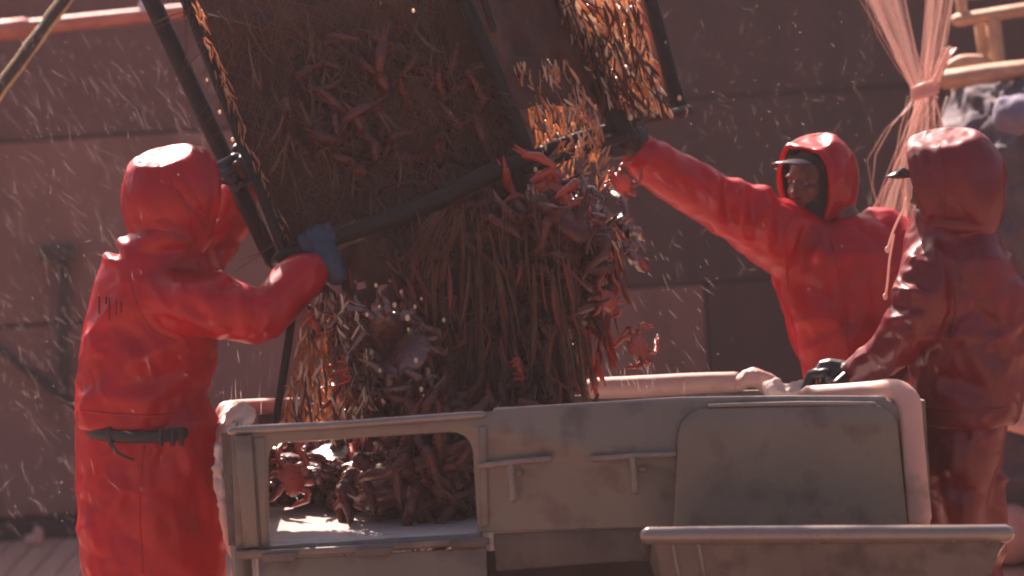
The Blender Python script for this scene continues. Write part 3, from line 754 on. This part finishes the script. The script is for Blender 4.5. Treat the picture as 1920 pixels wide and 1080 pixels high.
def tumble(): return (cr.uniform(0, 6.28), cr.uniform(-.9, .9), cr.uniform(0, 6.28))
G1, G2, G3 = 'crabs heaped inside the sorting table', 'crabs pouring from the pot', 'crabs caught in the pot netting'
for k in range(18):
    crab(cr.uniform(690, 900), cr.uniform(860, 960), cr.uniform(11.1, 11.5), (cr.gauss(0, .5), cr.gauss(0, .5), cr.uniform(0, 6.28)), cr.uniform(.85, 1.1),
         'dark wet crab in the heap seen through the cut out window', G1)
for k in range(8):
    crab(cr.uniform(540, 690), cr.uniform(850, 915), cr.uniform(11.5, 11.75), (cr.gauss(0, .5), cr.gauss(0, .5), cr.uniform(0, 6.28)), cr.uniform(.7, .95), 'wet red crab at the left of the heap seen through the cut out window', G1, (CMW, CMO, CM, CM)[k % 4])
for k in range(14):
    crab(cr.uniform(690, 1060), cr.uniform(775, 830), cr.uniform(11.25, 11.5), tumble(), cr.uniform(.8, 1.1), 'dark red crab at the foot of the pouring mass just above the table edge', G2)
for k in range(20):
    y = cr.uniform(400, 740); x = cr.uniform(800 + (y < 450)*80, 1040 + (y > 420)*40)
    crab(x, y, cr.uniform(11.48, 11.62), tumble(), cr.uniform(.75, 1.05), 'dark crab tumbling in the middle of the mass pouring from pot', G2)
for k in range(7):
    crab(cr.uniform(630, 800), cr.uniform(560, 770), cr.uniform(11.24, 11.32), tumble(), cr.uniform(.6, .8), 'glistening dark crab in netting beneath the blue glove', G3, CMW)
for q_ in range(5):
    crab(1020+q_*30, 405+q_*14+cr.uniform(-8, 8), cr.uniform(11.62, 11.8), (1.4+cr.gauss(0, .3), cr.gauss(0, .4), cr.gauss(0, .5)), cr.uniform(.6, .85), 'wet crab glinting along the sunlit right shoulder of the pouring mass', G2, CMW)
G4 = 'crabs showing dimly through the pot netting'
for k in range(26):
    y = cr.uniform(110, 420); x = cr.uniform(460+y*.4, 850+y*.36) if y < 300 else cr.uniform(640, 800)
    Yf = 11.42 + (x-530)/460*.27 + (480-y)/960*.45
    crab(x, y, Yf+.09, tumble(), cr.uniform(.7, 1.0), 'dim brown crab pressed against the inside of the pot netting', G4)
crab(1070, 420, 11.45, (.6, .5, .4), .9, 'sunlit crab with gleaming legs flung out below the pot corner', G2)
crab(1030, 385, 11.5, (1.2, .5, 2.4), .8, 'red crab directly under the pot corner with its legs in the sun', G2, CMO)
crab(1140, 565, 11.4, (1.4, .2, .6), .34, 'small orange crab dropping alone beside the pouring mass', G2, CMO)
crab(1195, 650, 11.45, (.9, 1.1, .2), .42, 'small orange crab falling lowest of the loose ones above the pink hose', G2, CMO)
crab(1165, 345, 11.9, (1.5, .8, .3), .36, 'small red crab falling just below the dark glove', G2, CMO)
crab(972, 692, 11.18, (.8, 1.3, .9), .22, 'tiny bright red crab low in the dark pouring mass', G2, CMO)
crab(590, 610, 11.18, (.5, 1.0, .4), .3, 'small orange crab in golden netting below the red cuff', G3, CMO)
crab(640, 700, 11.18, (1.5, .3, 2.0), .3, 'small orange crab low in golden netting above the table corner', G3, CMO)
crab(545, 900, 11.0, (1.3, .3, .8), .5, 'orange red crab at the left side of the cut out window', G1, CMO)

# ------------------------------------------------------------------ people
def fold(me, folds, amp=.0, seed=0, sc=5.0, fine=.0):
    """press creases into cloth: folds are px polylines (x0,y0,x1,y1,width px,height m); plus irregular soft rumples"""
    n = len(me.vertices); co = np.empty(n*3); me.vertices.foreach_get('co', co); co = co.reshape(-1, 3)
    no = np.empty(n*3); me.vertex_normals.foreach_get('vector', no); no = no.reshape(-1, 3)
    p = project(co); d = np.zeros(n)
    if amp > .01:
        rr = random.Random(seed*17+5); folds = list(folds)
        for k in range(46):
            x, y = p[rr.randrange(n)]; a = rr.gauss(.9, .55)*rr.choice((-1, 1)); h_ = rr.uniform(28, 80)
            folds.append((x, y, x+math.cos(a)*h_, y+math.sin(a)*h_, rr.uniform(6, 11), rr.choice((-1, 1))*rr.uniform(.004, .009)))
    for x0, y0, x1, y1, w_, h_ in folds:
        a = np.array([x0, y0]); b = np.array([x1, y1]); ab = b-a
        t = np.clip(((p-a) @ ab)/(ab @ ab), 0, 1); q = a + t[:, None]*ab
        dist = np.hypot(*(p-q).T)
        d += h_*np.exp(-(dist/w_)**2)*np.sin(np.pi*np.clip(t*.9+.05, 0, 1))
    off = Vector((seed*3.7, seed*1.9, seed*8.3))
    if amp:
        r1 = np.empty(n)
        for i in range(n):
            c = Vector(co[i]); wv = noise.noise(c*3+off)
            q = Vector((c.x*sc+wv*.8, c.y*sc, c.z*sc*.8+wv*1.2))+off
            r1[i] = (1-abs(noise.noise(q))*2.4)*.55 + (1-abs(noise.noise(q*1.9+off))*2.6)*.28 + (1-abs(noise.noise(q*4.3))*2.6)*.09
        d += (r1-r1.mean())*amp
    co += no*d[:, None]
    me.vertices.foreach_set('co', co.ravel()); me.update()
    return me

def slices(bm, rows, Y, dep, n=28, ex=2.3, lean=0.0):
    rings = []
    for row in rows:
        y, xl, xr = row[:3]; dd = row[3] if len(row) > 3 else dep; Yc = row[4] if len(row) > 4 else Y
        c_ = W((xl+xr)/2, y, Yc); u = (W(xr, y, Yc)-W(xl, y, Yc))/2
        rings.append(ellipse(c_, u, Vector((0, dd, 0)), n, ex))
    loft(bm, rings)

def frame_of(f, up=None):
    f = Vector(f).normalized(); up = Vector(up) if up else UP
    r = f.cross(up).normalized(); u = r.cross(f).normalized()
    return Matrix((r, f, u)).transposed()

def hand(bm, c, grip, palm_n, s=1.0, curl=1.0):
    """a closed hand: c palm centre, grip = direction of the knuckle row (index to little), palm_n = way the palm faces; fingers reach along grip x palm_n and close towards palm_n"""
    g = Vector(grip).normalized(); n = Vector(palm_n); n = (n-g*n.dot(g)).normalized(); f = g.cross(n).normalized()
    c = Vector(c)
    tube(bm, [c - f*.05*s, c, c + f*.03*s], [.026*s, .034*s, .034*s], 10, .75)
    for k, (o, ln) in enumerate(((-.033, .95), (-.011, 1.05), (.011, 1.0), (.033, .82))):
        p0 = c + g*o*s + f*.035*s
        p1 = p0 + (f*.036 + n*.012*curl)*s*ln
        p2 = p1 + (f*.008 + n*.034*curl)*s*ln
        p3 = p2 + (-f*.020*curl + n*.016)*s*ln
        tube(bm, [p0, p1, p2, p3], [.0125*s, .0118*s, .011*s, .0095*s], 8)
    t0 = c - g*.03*s - f*.02*s
    tube(bm, [t0, t0 - g*.028*s + (f*.018+n*.02)*s, t0 - g*.02*s + (f*.045+n*.045)*s], [.015*s, .0135*s, .0105*s], 8)

def head(bm, c, M):
    """head with brow, nose, lips, chin, ears; M columns: right, forward, up"""
    def e(x, y, z, a, b, d): ball(bm, c + M @ Vector((x, y, z)), a, b, d, M, 16)
    e(0, -.012, .03, .076, .094, .088); e(0, .02, -.035, .062, .07, .085); e(0, .045, -.085, .036, .036, .03)
    e(0, .093, -.004, .011, .014, .028); e(0, .106, -.022, .014, .014, .011); e(-.012, .098, -.026, .008, .01, .007); e(.012, .098, -.026, .008, .01, .007)
    e(-.03, .075, .032, .026, .014, .009); e(.03, .075, .032, .026, .014, .009)
    e(-.04, .055, -.02, .022, .026, .022); e(.04, .055, -.02, .022, .026, .022)
    e(0, .088, -.052, .024, .010, .006); e(0, .086, -.064, .020, .011, .007)
    e(-.076, -.01, -.005, .010, .02, .032); e(.076, -.01, -.005, .010, .02, .032)

CROWN = Vector((-.10, -.30, .95)).normalized()     # flat hood crown, shaped towards the camera to widen the sun highlight
def hood(c, M, rr, rf, ru, open_deg, drop, seed, folds, lipw=1.0):
    """hood shell round the head, open towards +forward, drawn down behind and below the chin into the collar"""
    bm = bmesh.new(); g = []
    nth, nph = 36, 64
    for j in range(nth+1):
        th = R(open_deg)*j/nth; row = []
        for i in range(nph):
            ph = 2*math.pi*i/nph
            x, z = math.sin(th)*math.cos(ph), math.sin(th)*math.sin(ph)
            y = -math.cos(th)
            q = Vector((x*rr, y*rf, z*ru))
            if z < 0: q.z *= 1+drop*(-z)
            if z > 0: q.z *= 1-.06*abs(x)
            if j > nth-3: q *= 1+.035*lipw
            qw = M @ q; over = qw.dot(CROWN) - ru*.83
            if over > -.012: qw -= CROWN*(over+.012)*.86*min(1, (over+.012)/.02)
            row.append(bm.verts.new(c + qw))
        g.append(row)
    for j in range(1, nth):
        for i in range(nph):
            k = (i+1) % nph
            bm.faces.new((g[j][i], g[j+1][i], g[j+1][k], g[j][k]))
    pole = g[0][0]
    for i in range(nph): bm.faces.new((pole, g[1][i], g[1][(i+1) % nph]))
    for v in [v for v in bm.verts if not v.link_faces]: bm.verts.remove(v)
    bmesh.ops.recalc_face_normals(bm, faces=bm.faces)
    def mods(o):
        s_ = o.modifiers.new('u', 'SUBSURF'); s_.levels = 1
        s_ = o.modifiers.new('s', 'SOLIDIFY'); s_.thickness = .012; s_.offset = -1
    me = evaluated(bm, mods)
    return fold(me, folds, .007, seed, 6.0)

def brim(c, M, wdt, ln):
    bm = bmesh.new(); rings = []
    for j in range(9):
        t = j/8-.5; x = t*wdt; edge = math.sqrt(max(1-(2*t)**2, .02))*ln; z = -abs(t)**2*.06
        a = Vector((x, 0, z)); b = Vector((x, edge, z-.006))
        q = [a+Vector((0, 0, .004)), b+Vector((0, 0, .003)), b+Vector((0, .004, 0)), b-Vector((0, 0, .004)), a-Vector((0, 0, .004))]
        rings.append([c + M @ p_ for p_ in q])
    loft(bm, rings); bmesh.ops.recalc_face_normals(bm, faces=bm.faces)
    return bm

def limb(bm, pts, k=1.0, n=18, sub=3):
    P = [W(a, b, c) for a, b, c, r in pts]; Q = [PX(r, c)*k for a, b, c, r in pts]
    P, Q = smooth_path(P, Q, sub); tube(bm, P, Q, n)

def legs_down(px_hips, py, Y, feet, r):
    """two legs from hip pixels down to feet on deck"""
    out = []
    for (hx, fx, fy) in zip(px_hips, *feet):
        h = W(hx, py, Y); f = Vector((fx, fy, .06)); k = h.lerp(f, .5)+Vector((0, -.03, 0))
        out.append((h, k, f))
    return out

def person(label, Y, head_px, face, torso, dep, arms, gloves, hips, feet_x, trouser_rows, hood_args, brim_args,
           jacket_folds, trouser_folds, hood_folds, rain, glove_mats, seed, leg_r=.10, show_face=False, feet_y=None):
    fz = W(hips[0], 1000, Y)
    root = empty('person', (fz.x+.1, Y, 0), label, 'person', 'people in red raingear working around the crab pot')
    Mh = frame_of(face); hc = W(*head_px)
    feet = [(W(x_, 1000, Y).x, (feet_y or Y)+dy_, .06) for x_, dy_ in zip(feet_x, (-.06, .06))]
    hipsW = [W(hx, torso[-1][0]-10, Y) for hx in hips]
    # body: one skin from head to feet
    bm = bmesh.new(); head(bm, hc, Mh)
    nk = W((torso[0][1]+torso[0][2])/2, torso[0][0]+20, Y)
    tube(bm, [hc - UP*.06, nk.lerp(hc, .3), nk - UP*.05], [.052, .055, .07], 12)
    slices(bm, [(q[0], (q[1]+q[2])/2-(q[2]-q[1])*.36, (q[1]+q[2])/2+(q[2]-q[1])*.36, (q[3] if len(q) > 3 else dep)*.68) for q in torso[1:]], Y, dep*.68, 20)
    for a in arms: limb(bm, a, .68, 12)
    for h, f in zip(hipsW, feet):
        k = h.lerp(Vector(f), .5); tube(bm, [h + UP*.05, k, Vector(f)], [.085, .06, .045], 12)
        tube(bm, [Vector(f), Vector(f)+Vector((Mh.col[1].x*.14, Mh.col[1].y*.14, -.025))], [.045, .035], 10)
    for a, gl in zip(arms, gloves):
        hand(bm, gl[0], gl[1], gl[2], .8)
        tube(bm, [W(*a[-1][:3]), Vector(gl[0])], [.03, .026], 10)
    obj('body', blob(bm, .0085, 3), SKIN, root)
    # jacket
    bm = bmesh.new(); slices(bm, torso, Y, dep)
    for a in arms: limb(bm, a)
    obj('jacket', fold(blob(bm, .0095, 5), jacket_folds, .017, seed, 4.6), rain, root)
    # trousers
    bm = bmesh.new(); slices(bm, trouser_rows, Y, dep*.9)
    last = trouser_rows[-1]
    for h, f in zip(hipsW, feet):
        top = h; ft = Vector(f)
        tube(bm, [top, top.lerp(ft, .45), ft+Vector((0, 0, .10))], [leg_r*1.1, leg_r*1.05, leg_r*.85], 16)
    obj('trousers', fold(blob(bm, .011, 5), trouser_folds, .017, seed+3, 4.0), rain, root)
    for f in feet:
        bm = bmesh.new(); fw_ = Vector((Mh.col[1].x, Mh.col[1].y, 0)).normalized(); ft = Vector(f)
        tube(bm, [ft+Vector((0, 0, .16)), ft+Vector((0, 0, .02)), ft+Vector((0, 0, -.005))], [.062, .058, .055], 12)
        tube(bm, [Vector((ft.x, ft.y, .055)), Vector((ft.x, ft.y, .048))+fw_*.17], [.055, .045], 12)
        obj('boot', blob(bm, .01, 3), BOOT, root)
    for gl, gm in zip(gloves, glove_mats):
        bm = bmesh.new(); hand(bm, gl[0], gl[1], gl[2], 1.28)
        tube(bm, [gl[0]+(gl[3]-gl[0])*.2, gl[3]], [.036, .040], 12)
        obj('glove', blob(bm, .004, 1), gm, root)
    hd = obj('hood', hood(hc + Mh @ Vector(hood_args[0]), Mh, *hood_args[1:], seed, hood_folds), rain, root)
    ha = list(hood_args); ha[1] *= .93; ha[2] *= .94; ha[3] *= .93; ha[4] -= 4; ha[5] *= .8
    obj('hood_lining', hood(hc + Mh @ Vector(ha[0]), Mh, *ha[1:], seed, hood_folds, .3), LINING, root)
    br_ = obj('cap_brim', brim(hc + Mh @ Vector(brim_args[0]), Mh @ Matrix.Rotation(R(brim_args[3]), 3, 'X'), *brim_args[1:3]), CAPM, root)
    for s_ in (-1, 1):
        bm = bmesh.new(); ball(bm, hc + Mh @ Vector((.03*s_, .074, .012)), .0115, seg=12); ey = obj('eye', bm, EYE, root)
        bm = bmesh.new(); ball(bm, hc + Mh @ Vector((.03*s_, .0835, .012)), .005, .004, .005, Mh, 10); obj('iris', bm, IRIS, ey)
    bm = bmesh.new()
    for x_, y_, z_, a_, b_, c_ in ((0, .045, -.092, .042, .042, .034), (-.045, .03, -.06, .02, .035, .04), (.045, .03, -.06, .02, .035, .04), (0, .09, -.042, .026, .01, .006)):
        ball(bm, hc + Mh @ Vector((x_, y_, z_)), a_, b_, c_, Mh, 14)
    obj('beard', crumple(blob(bm, .005, 1), .002, 60, seed), BEARD, root)
    # inner collar that fills the hood round the face
    bm = bmesh.new()
    rings = []
    for t in range(7):
        q = t/6; z = -.14+q*.24
        rings.append([hc + Mh @ Vector((math.cos(2*math.pi*k/20)*(.086-.004*q), .0+math.sin(2*math.pi*k/20)*(.10-.01*q)*(1 if math.sin(2*math.pi*k/20) < 0 else (.62 if q > .45 else .85)), z)) for k in range(20)])
    loft(bm, rings, cap=False)
    obj('inner_hood', evaluated(bm, lambda o: setattr(o.modifiers.new('s', 'SOLIDIFY'), 'thickness', .006)), LINING, root)
    return root, Mh, hc

# --- left: seen from behind, both hands on the pot frame
YL = 11.4
pL, ML, hL = person(
    'person in bright red hooded raingear with dark belt, back turned, at left end', YL, (334, 372, YL), (.80, .58, -.16),
    [(405, 262, 380, .13), (436, 246, 384, .15), (466, 222, 388, .16), (490, 196, 396, .15), (525, 182, 404), (560, 172, 410), (610, 160, 412), (660, 150, 408), (705, 144, 402), (750, 141, 386), (780, 142, 374), (797, 146, 368)], .175,
    [[(255, 540, YL-.05, 58), (330, 566, YL-.14, 64), (410, 575, YL-.2, 62), (475, 590, YL-.22, 54), (512, 578, YL-.2, 50), (545, 540, YL-.16, 47), (572, 517, YL-.13, 46)],
     [(330, 520, YL+.14, 55), (385, 470, YL+.28, 48), (422, 425, YL+.34, 45), (446, 375, YL+.33, 38), (462, 335, YL+.30, 32)]],
    [(W(612, 482, 11.30), (.83, 0, .38), (-.25, .9, -.3), W(580, 512, YL-.13)),
     (W(476, 305, YL+.24), (.4, 0, -.9), (.1, -1, 0), W(463, 338, YL+.3))],
    (230, 320), (215, 345),
    [(790, 172, 362, .15), (812, 166, 370, .158), (850, 158, 384), (900, 159, 398), (950, 160, 406), (1000, 160, 416), (1050, 158, 426), (1100, 156, 432), (1180, 160, 432), (1240, 170, 420)],
    ((0, -.015, .01), .152, .168, .168, 118, .42), ((0, .105, .078), .16, .055, -12),
    [(222, 430, 236, 478, 9, .022), (198, 478, 222, 500, 9, .020), (212, 470, 226, 474, 6, -.02), (392, 498, 436, 528, 10, .020), (300, 605, 395, 632, 14, -.010), (250, 560, 330, 640, 16, -.012), (215, 590, 300, 690, 16, -.010), (420, 520, 440, 630, 12, -.010), (448, 530, 462, 635, 10, .009), (478, 540, 488, 640, 9, -.010),
     (515, 530, 530, 600, 10, -.010), (240, 720, 370, 690, 18, -.014), (230, 690, 330, 640, 16, .012), (180, 740, 330, 760, 16, .010), (300, 760, 385, 720, 16, -.012), (235, 470, 380, 478, 14, -.022), (170, 640, 215, 780, 14, .008), (395, 470, 430, 440, 10, -.01), (400, 430, 450, 400, 10, .01)],
    [(200, 820, 260, 960, 18, -.012), (260, 830, 300, 1080, 20, .010), (300, 900, 400, 1010, 20, -.014), (340, 830, 410, 960, 16, .012), (190, 960, 330, 1080, 22, -.012), (365, 870, 395, 1080, 14, -.016), (215, 910, 260, 930, 14, .01)],
    [(300, 290, 395, 430, 16, -.012), (250, 400, 380, 455, 14, -.012), (255, 330, 300, 440, 18, .008), (235, 462, 390, 470, 10, -.012), (330, 360, 400, 460, 12, .008)],
    RAIN, (GLOVE_BLUE, GLOVE_BLUE), 1, .135)
# dark belt with hanging strap
bm = bmesh.new()
c_ = []
for k in range(49):
    a = 2*math.pi*k/48
    ca, sa = (math.copysign(abs(q)**(2/2.3), q) for q in (math.cos(a), math.sin(a)))
    c_.append(W(270+110*ca, 801+4*math.sin(a*1)-3*math.cos(2*a), YL) + Vector((0, -.188*sa, 0)))
tube(bm, c_, [.019]*49, 8, .45, round_ends=False)
ptube(bm, [(360, 796, YL-.09, 15), (372, 806, YL-.05, 13)], 8); 
for x0 in (300, 322, 338): ptube(bm, [(x0, 805, YL-.18, 5), (x0+2, 832, YL-.185, 5)], 6)
ptube(bm, [(205, 806, YL-.17, 6), (208, 832, YL-.18, 5), (222, 850, YL-.18, 3), (250, 862, YL-.18, 2)], 6, 2)
obj('belt', bm, BELT, pL)
bm = bmesh.new(); ball(bm, W(372, 800, YL-.03), .02, .02, .02); obj('belt_pouch', bm, BELT, pL)

# --- middle: facing the pot, arm stretched out to its corner
YM = 12.45
pM, MM, hM = person(
    'bearded person in bright red hooded raingear with arm stretched to the pot', YM, (1524, 342, YM), (-.70, -.70, -.08),
    [(404, 1566, 1632, .09), (420, 1545, 1668, .11), (444, 1488, 1704, .14), (470, 1440, 1724), (510, 1446, 1742), (560, 1458, 1742), (620, 1476, 1738), (680, 1500, 1735), (740, 1514, 1735), (820, 1516, 1735), (860, 1518, 1730)], .18,
    [[(1545, 482, YM+.03, 72), (1474, 450, YM-.06, 70), (1400, 404, YM-.16, 63), (1330, 372, YM-.22, 54), (1270, 335, YM-.3, 49), (1225, 305, YM-.36, 43), (1204, 292, YM-.38, 40)],
     [(1645, 446, YM+.02, 60), (1705, 490, YM-.02, 58), (1745, 590, YM-.1, 50), (1700, 680, YM-.24, 42), (1670, 712, YM-.30, 36)]],
    [(W(1178, 268, 12.02), (.35, 0, -.9), (-.6, .75, .1), W(1212, 296, YM-.38)),
     (W(1640, 722, YM-.36), (.2, -1, 0), (0, 0, -1), W(1672, 712, YM-.3))],
    (1570, 1680), (1560, 1700),
    [(840, 1520, 1728, .16), (880, 1516, 1732), (960, 1516, 1730), (1040, 1520, 1728)],
    ((0, -.03, .012), .128, .15, .162, 120, .25), ((0, .085, .088), .155, .075, 6),
    [(1336, 320, 1345, 410, 9, .020), (1362, 330, 1368, 430, 8, -.018), (1388, 335, 1392, 440, 9, .022), (1412, 340, 1416, 450, 8, -.018), (1438, 345, 1440, 470, 9, .020), (1462, 350, 1462, 470, 8, -.016), (1290, 325, 1320, 400, 10, -.008),
     (1515, 425, 1500, 500, 12, -.03), (1560, 420, 1520, 490, 14, .015), (1600, 440, 1590, 560, 14, -.012), (1625, 430, 1640, 600, 14, .010), (1470, 520, 1560, 560, 16, -.010), (1480, 570, 1600, 640, 18, .010), (1500, 640, 1620, 600, 16, -.012), (1540, 520, 1550, 700, 14, -.008)],
    [], [(1560, 260, 1600, 400, 12, .01), (1520, 250, 1580, 300, 10, -.008), (1590, 300, 1575, 420, 10, -.01)],
    RAIN, (GLOVE_DARK, GLOVE_DARK), 2, .11)

# --- right: seen from behind and the side, leaning on the rim
YR = 11.55
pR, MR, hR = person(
    'person in shaded red hooded raingear leaning over the right table end', YR, (1770, 348, YR), (-.93, .30, -.22),
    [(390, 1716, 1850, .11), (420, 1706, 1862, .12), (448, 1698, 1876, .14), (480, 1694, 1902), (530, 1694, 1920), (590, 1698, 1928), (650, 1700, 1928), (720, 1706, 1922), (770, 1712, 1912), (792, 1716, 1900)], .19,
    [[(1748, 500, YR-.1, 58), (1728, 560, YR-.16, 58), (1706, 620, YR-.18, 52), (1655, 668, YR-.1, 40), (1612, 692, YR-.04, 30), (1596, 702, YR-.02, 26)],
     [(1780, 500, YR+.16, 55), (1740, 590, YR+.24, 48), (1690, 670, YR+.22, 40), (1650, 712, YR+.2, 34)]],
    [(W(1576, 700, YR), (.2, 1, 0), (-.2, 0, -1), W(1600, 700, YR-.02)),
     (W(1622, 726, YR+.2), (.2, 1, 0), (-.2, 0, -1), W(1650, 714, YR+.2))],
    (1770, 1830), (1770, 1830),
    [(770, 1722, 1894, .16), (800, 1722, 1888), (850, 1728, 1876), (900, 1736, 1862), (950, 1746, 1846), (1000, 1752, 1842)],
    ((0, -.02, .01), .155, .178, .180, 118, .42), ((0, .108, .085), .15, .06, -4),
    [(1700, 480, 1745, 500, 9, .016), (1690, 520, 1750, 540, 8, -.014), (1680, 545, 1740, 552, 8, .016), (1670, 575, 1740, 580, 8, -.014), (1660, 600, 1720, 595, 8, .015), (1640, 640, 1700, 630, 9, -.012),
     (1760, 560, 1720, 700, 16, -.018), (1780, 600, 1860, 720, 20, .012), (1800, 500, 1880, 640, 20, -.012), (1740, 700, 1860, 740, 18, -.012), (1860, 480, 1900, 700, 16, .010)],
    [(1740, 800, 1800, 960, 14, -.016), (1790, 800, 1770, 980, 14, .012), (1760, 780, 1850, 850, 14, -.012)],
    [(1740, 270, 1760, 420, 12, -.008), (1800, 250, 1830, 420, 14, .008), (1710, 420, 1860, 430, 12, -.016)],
    RAIN_SHADED, (GLOVE_DARK, GLOVE_DARK), 3, .085)

# dark smudged marks printed on the coats
def mark(root, lines, rad, mt):
    jk = [c for c in root.children if c.name.startswith('jacket')][0]
    inv = jk.matrix_world.inverted()
    bpy.context.view_layer.update()
    bm = bmesh.new()
    for ln_ in lines:
        pts = []
        for x, y in ln_:
            d = (W(x, y, 12)-CAM).normalized()
            ok, hit, nn, _ = jk.ray_cast(inv @ CAM, (inv.to_3x3() @ d).normalized())
            if ok: pts.append((jk.matrix_world @ hit) + nn*.001)
        if len(pts) > 1: tube(bm, pts, rad, 5, round_ends=False)
    stuff(obj('printed_mark', bm, mt, root))
bpy.context.view_layer.update()
mark(pL, [[(186+k*10+dx, 553+k*3+j*7) for j in range((6, 3, 7, 5, 4)[k])] for k, dx in ((0, 0), (1, 3), (2, -1), (3, 2), (4, 1))], .003, INK)
def seam(root, part, lines):
    jk = [c for c in root.children if c.name.split('.')[0] == part][0]
    inv = jk.matrix_world.inverted()
    for ln_ in lines:
        P = [Vector((x, y, 0)) for x, y in ln_]; P, _ = smooth_path(P, [1]*len(P), 8); pts = []
        for q in P:
            d = (W(q.x, q.y, 12)-CAM).normalized()
            ok, hit, nn, _ = jk.ray_cast(inv @ CAM, (inv.to_3x3() @ d).normalized())
            if ok: pts.append((jk.matrix_world @ hit) + nn*.0005)
        if len(pts) > 3:
            bm = bmesh.new(); tube(bm, pts, .0038, 6, .6, round_ends=False); obj('welded_seam', bm, jk.data.materials[0], root)
seam(pL, 'jacket', [[(148, 770), (210, 776), (290, 779), (362, 770)], [(245, 505), (252, 560), (285, 620), (330, 640)]])
seam(pL, 'trousers', [[(270, 835), (262, 940), (268, 1075)]])
seam(pL, 'hood', [[(300, 300), (322, 345), (350, 400), (362, 446)]])
seam(pM, 'jacket', [[(1488, 400), (1470, 450), (1478, 540)], [(1556, 445), (1578, 540), (1592, 690)]])
seam(pR, 'jacket', [[(1762, 470), (1792, 560), (1776, 680)], [(1726, 762), (1800, 772), (1888, 764)]])
seam(pR, 'hood', [[(1760, 270), (1772, 340), (1768, 420)]])

# ------------------------------------------------------------------ spray in the air
for pts in ([(1699, 372), (1694, 392), (1684, 412), (1672, 440), (1664, 468)], [(1676, 440), (1668, 486), (1664, 530), (1660, 556)], [(1650, 640), (1646, 662), (1650, 684)]):
    bm = bmesh.new(); P_ = [W(x, y, YR-.16) for x, y in pts]; P_, Q_ = smooth_path(P_, [.0035]*len(P_), 4); tube(bm, P_, Q_, 6); ball(bm, P_[-1], .008, .008, .011, seg=8)
    obj('drawstring', bm, STRAND, pR)
bm = bmesh.new(); r_ = random.Random(77)
def spray(x0, x1, y0, y1, n, ang, sp, l0, l1, rad, Y):
    for k in range(n):
        x, y, Yc = r_.uniform(x0, x1), r_.uniform(y0, y1), r_.uniform(*Y)
        a = R(ang)+r_.gauss(0, sp); ln_ = l0+(l1-l0)*r_.random()**2; rr = rad*r_.uniform(.5, 1.3); bd = r_.gauss(0, .04)
        p0, p1, p2 = W(x, y, Yc), W(x+math.cos(a)*ln_/2, y+math.sin(a)*ln_/2, Yc), W(x+math.cos(a+bd)*ln_, y+math.sin(a+bd)*ln_, Yc)
        tube(bm, [p0, p1, p2], [rr*.4, rr, rr*.4], 3, round_ends=False)
spray(0, 430, 60, 560, 520, 62, .3, 8, 60, .0005, (12.5, 15)); spray(0, 160, 560, 1000, 200, 60, .4, 8, 50, .00055, (12.5, 15))
spray(1260, 1640, 0, 520, 260, 75, .6, 6, 40, .0005, (12.8, 15)); spray(1130, 1330, 430, 720, 60, 60, .25, 10, 45, .0007, (11.8, 12.6))
spray(415, 520, 645, 745, 16, 92, .06, 20, 60, .0013, (11.3, 11.5)); spray(1010, 1200, 400, 470, 120, 65, .25, 8, 36, .0011, (11.5, 11.7))
spray(1160, 1230, 640, 720, 22, 75, .2, 10, 40, .0010, (11.5, 11.7)); spray(150, 420, 300, 1000, 40, 55, .5, 8, 40, .0006, (10.6, 11.0))
spray(300, 1700, 0, 740, 260, 70, .5, 2, 7, .0012, (11.0, 12.6)); spray(0, 430, 0, 980, 160, 70, .5, 2, 6, .0012, (11.6, 13))
stuff(tag(obj('sea_spray', bm, SPRAY), 'fine flying sea spray and dripping water all around the pot', 'spray'))

# ------------------------------------------------------------------ fine mist over the deck, added to lift the blacks like veiling glare
bm = bmesh.new(); box(bm, (-14, -3, -4), (14, 20, 6.8))
HZ = bpy.data.materials.new('mist'); HZ.use_nodes = True
nt = HZ.node_tree
for n_ in list(nt.nodes):
    if n_.type != 'OUTPUT_MATERIAL': nt.nodes.remove(n_)
pv = nt.nodes.new('ShaderNodeVolumePrincipled'); pv.inputs['Color'].default_value = (.95, .88, .88, 1)
pv.inputs['Density'].default_value = .0009; pv.inputs['Anisotropy'].default_value = .3
nt.links.new(pv.outputs[0], nt.nodes['Material Output'].inputs['Volume'])
stuff(obj('haze', bm, HZ, smooth=False))

p = W(64, 1018, 16.7); bm = bmesh.new(); ball(bm, (p.x, 16.7, .03), .045, .04, .035); ball(bm, (p.x+.02, 16.7, .06), .025, .02, .03)
tag(obj('bait_scrap', crumple(blob(bm, .006, 2), .003, 20, 4), FLOAT), 'small pink scrap lying on the planks at the foot of bulwark', 'scrap')
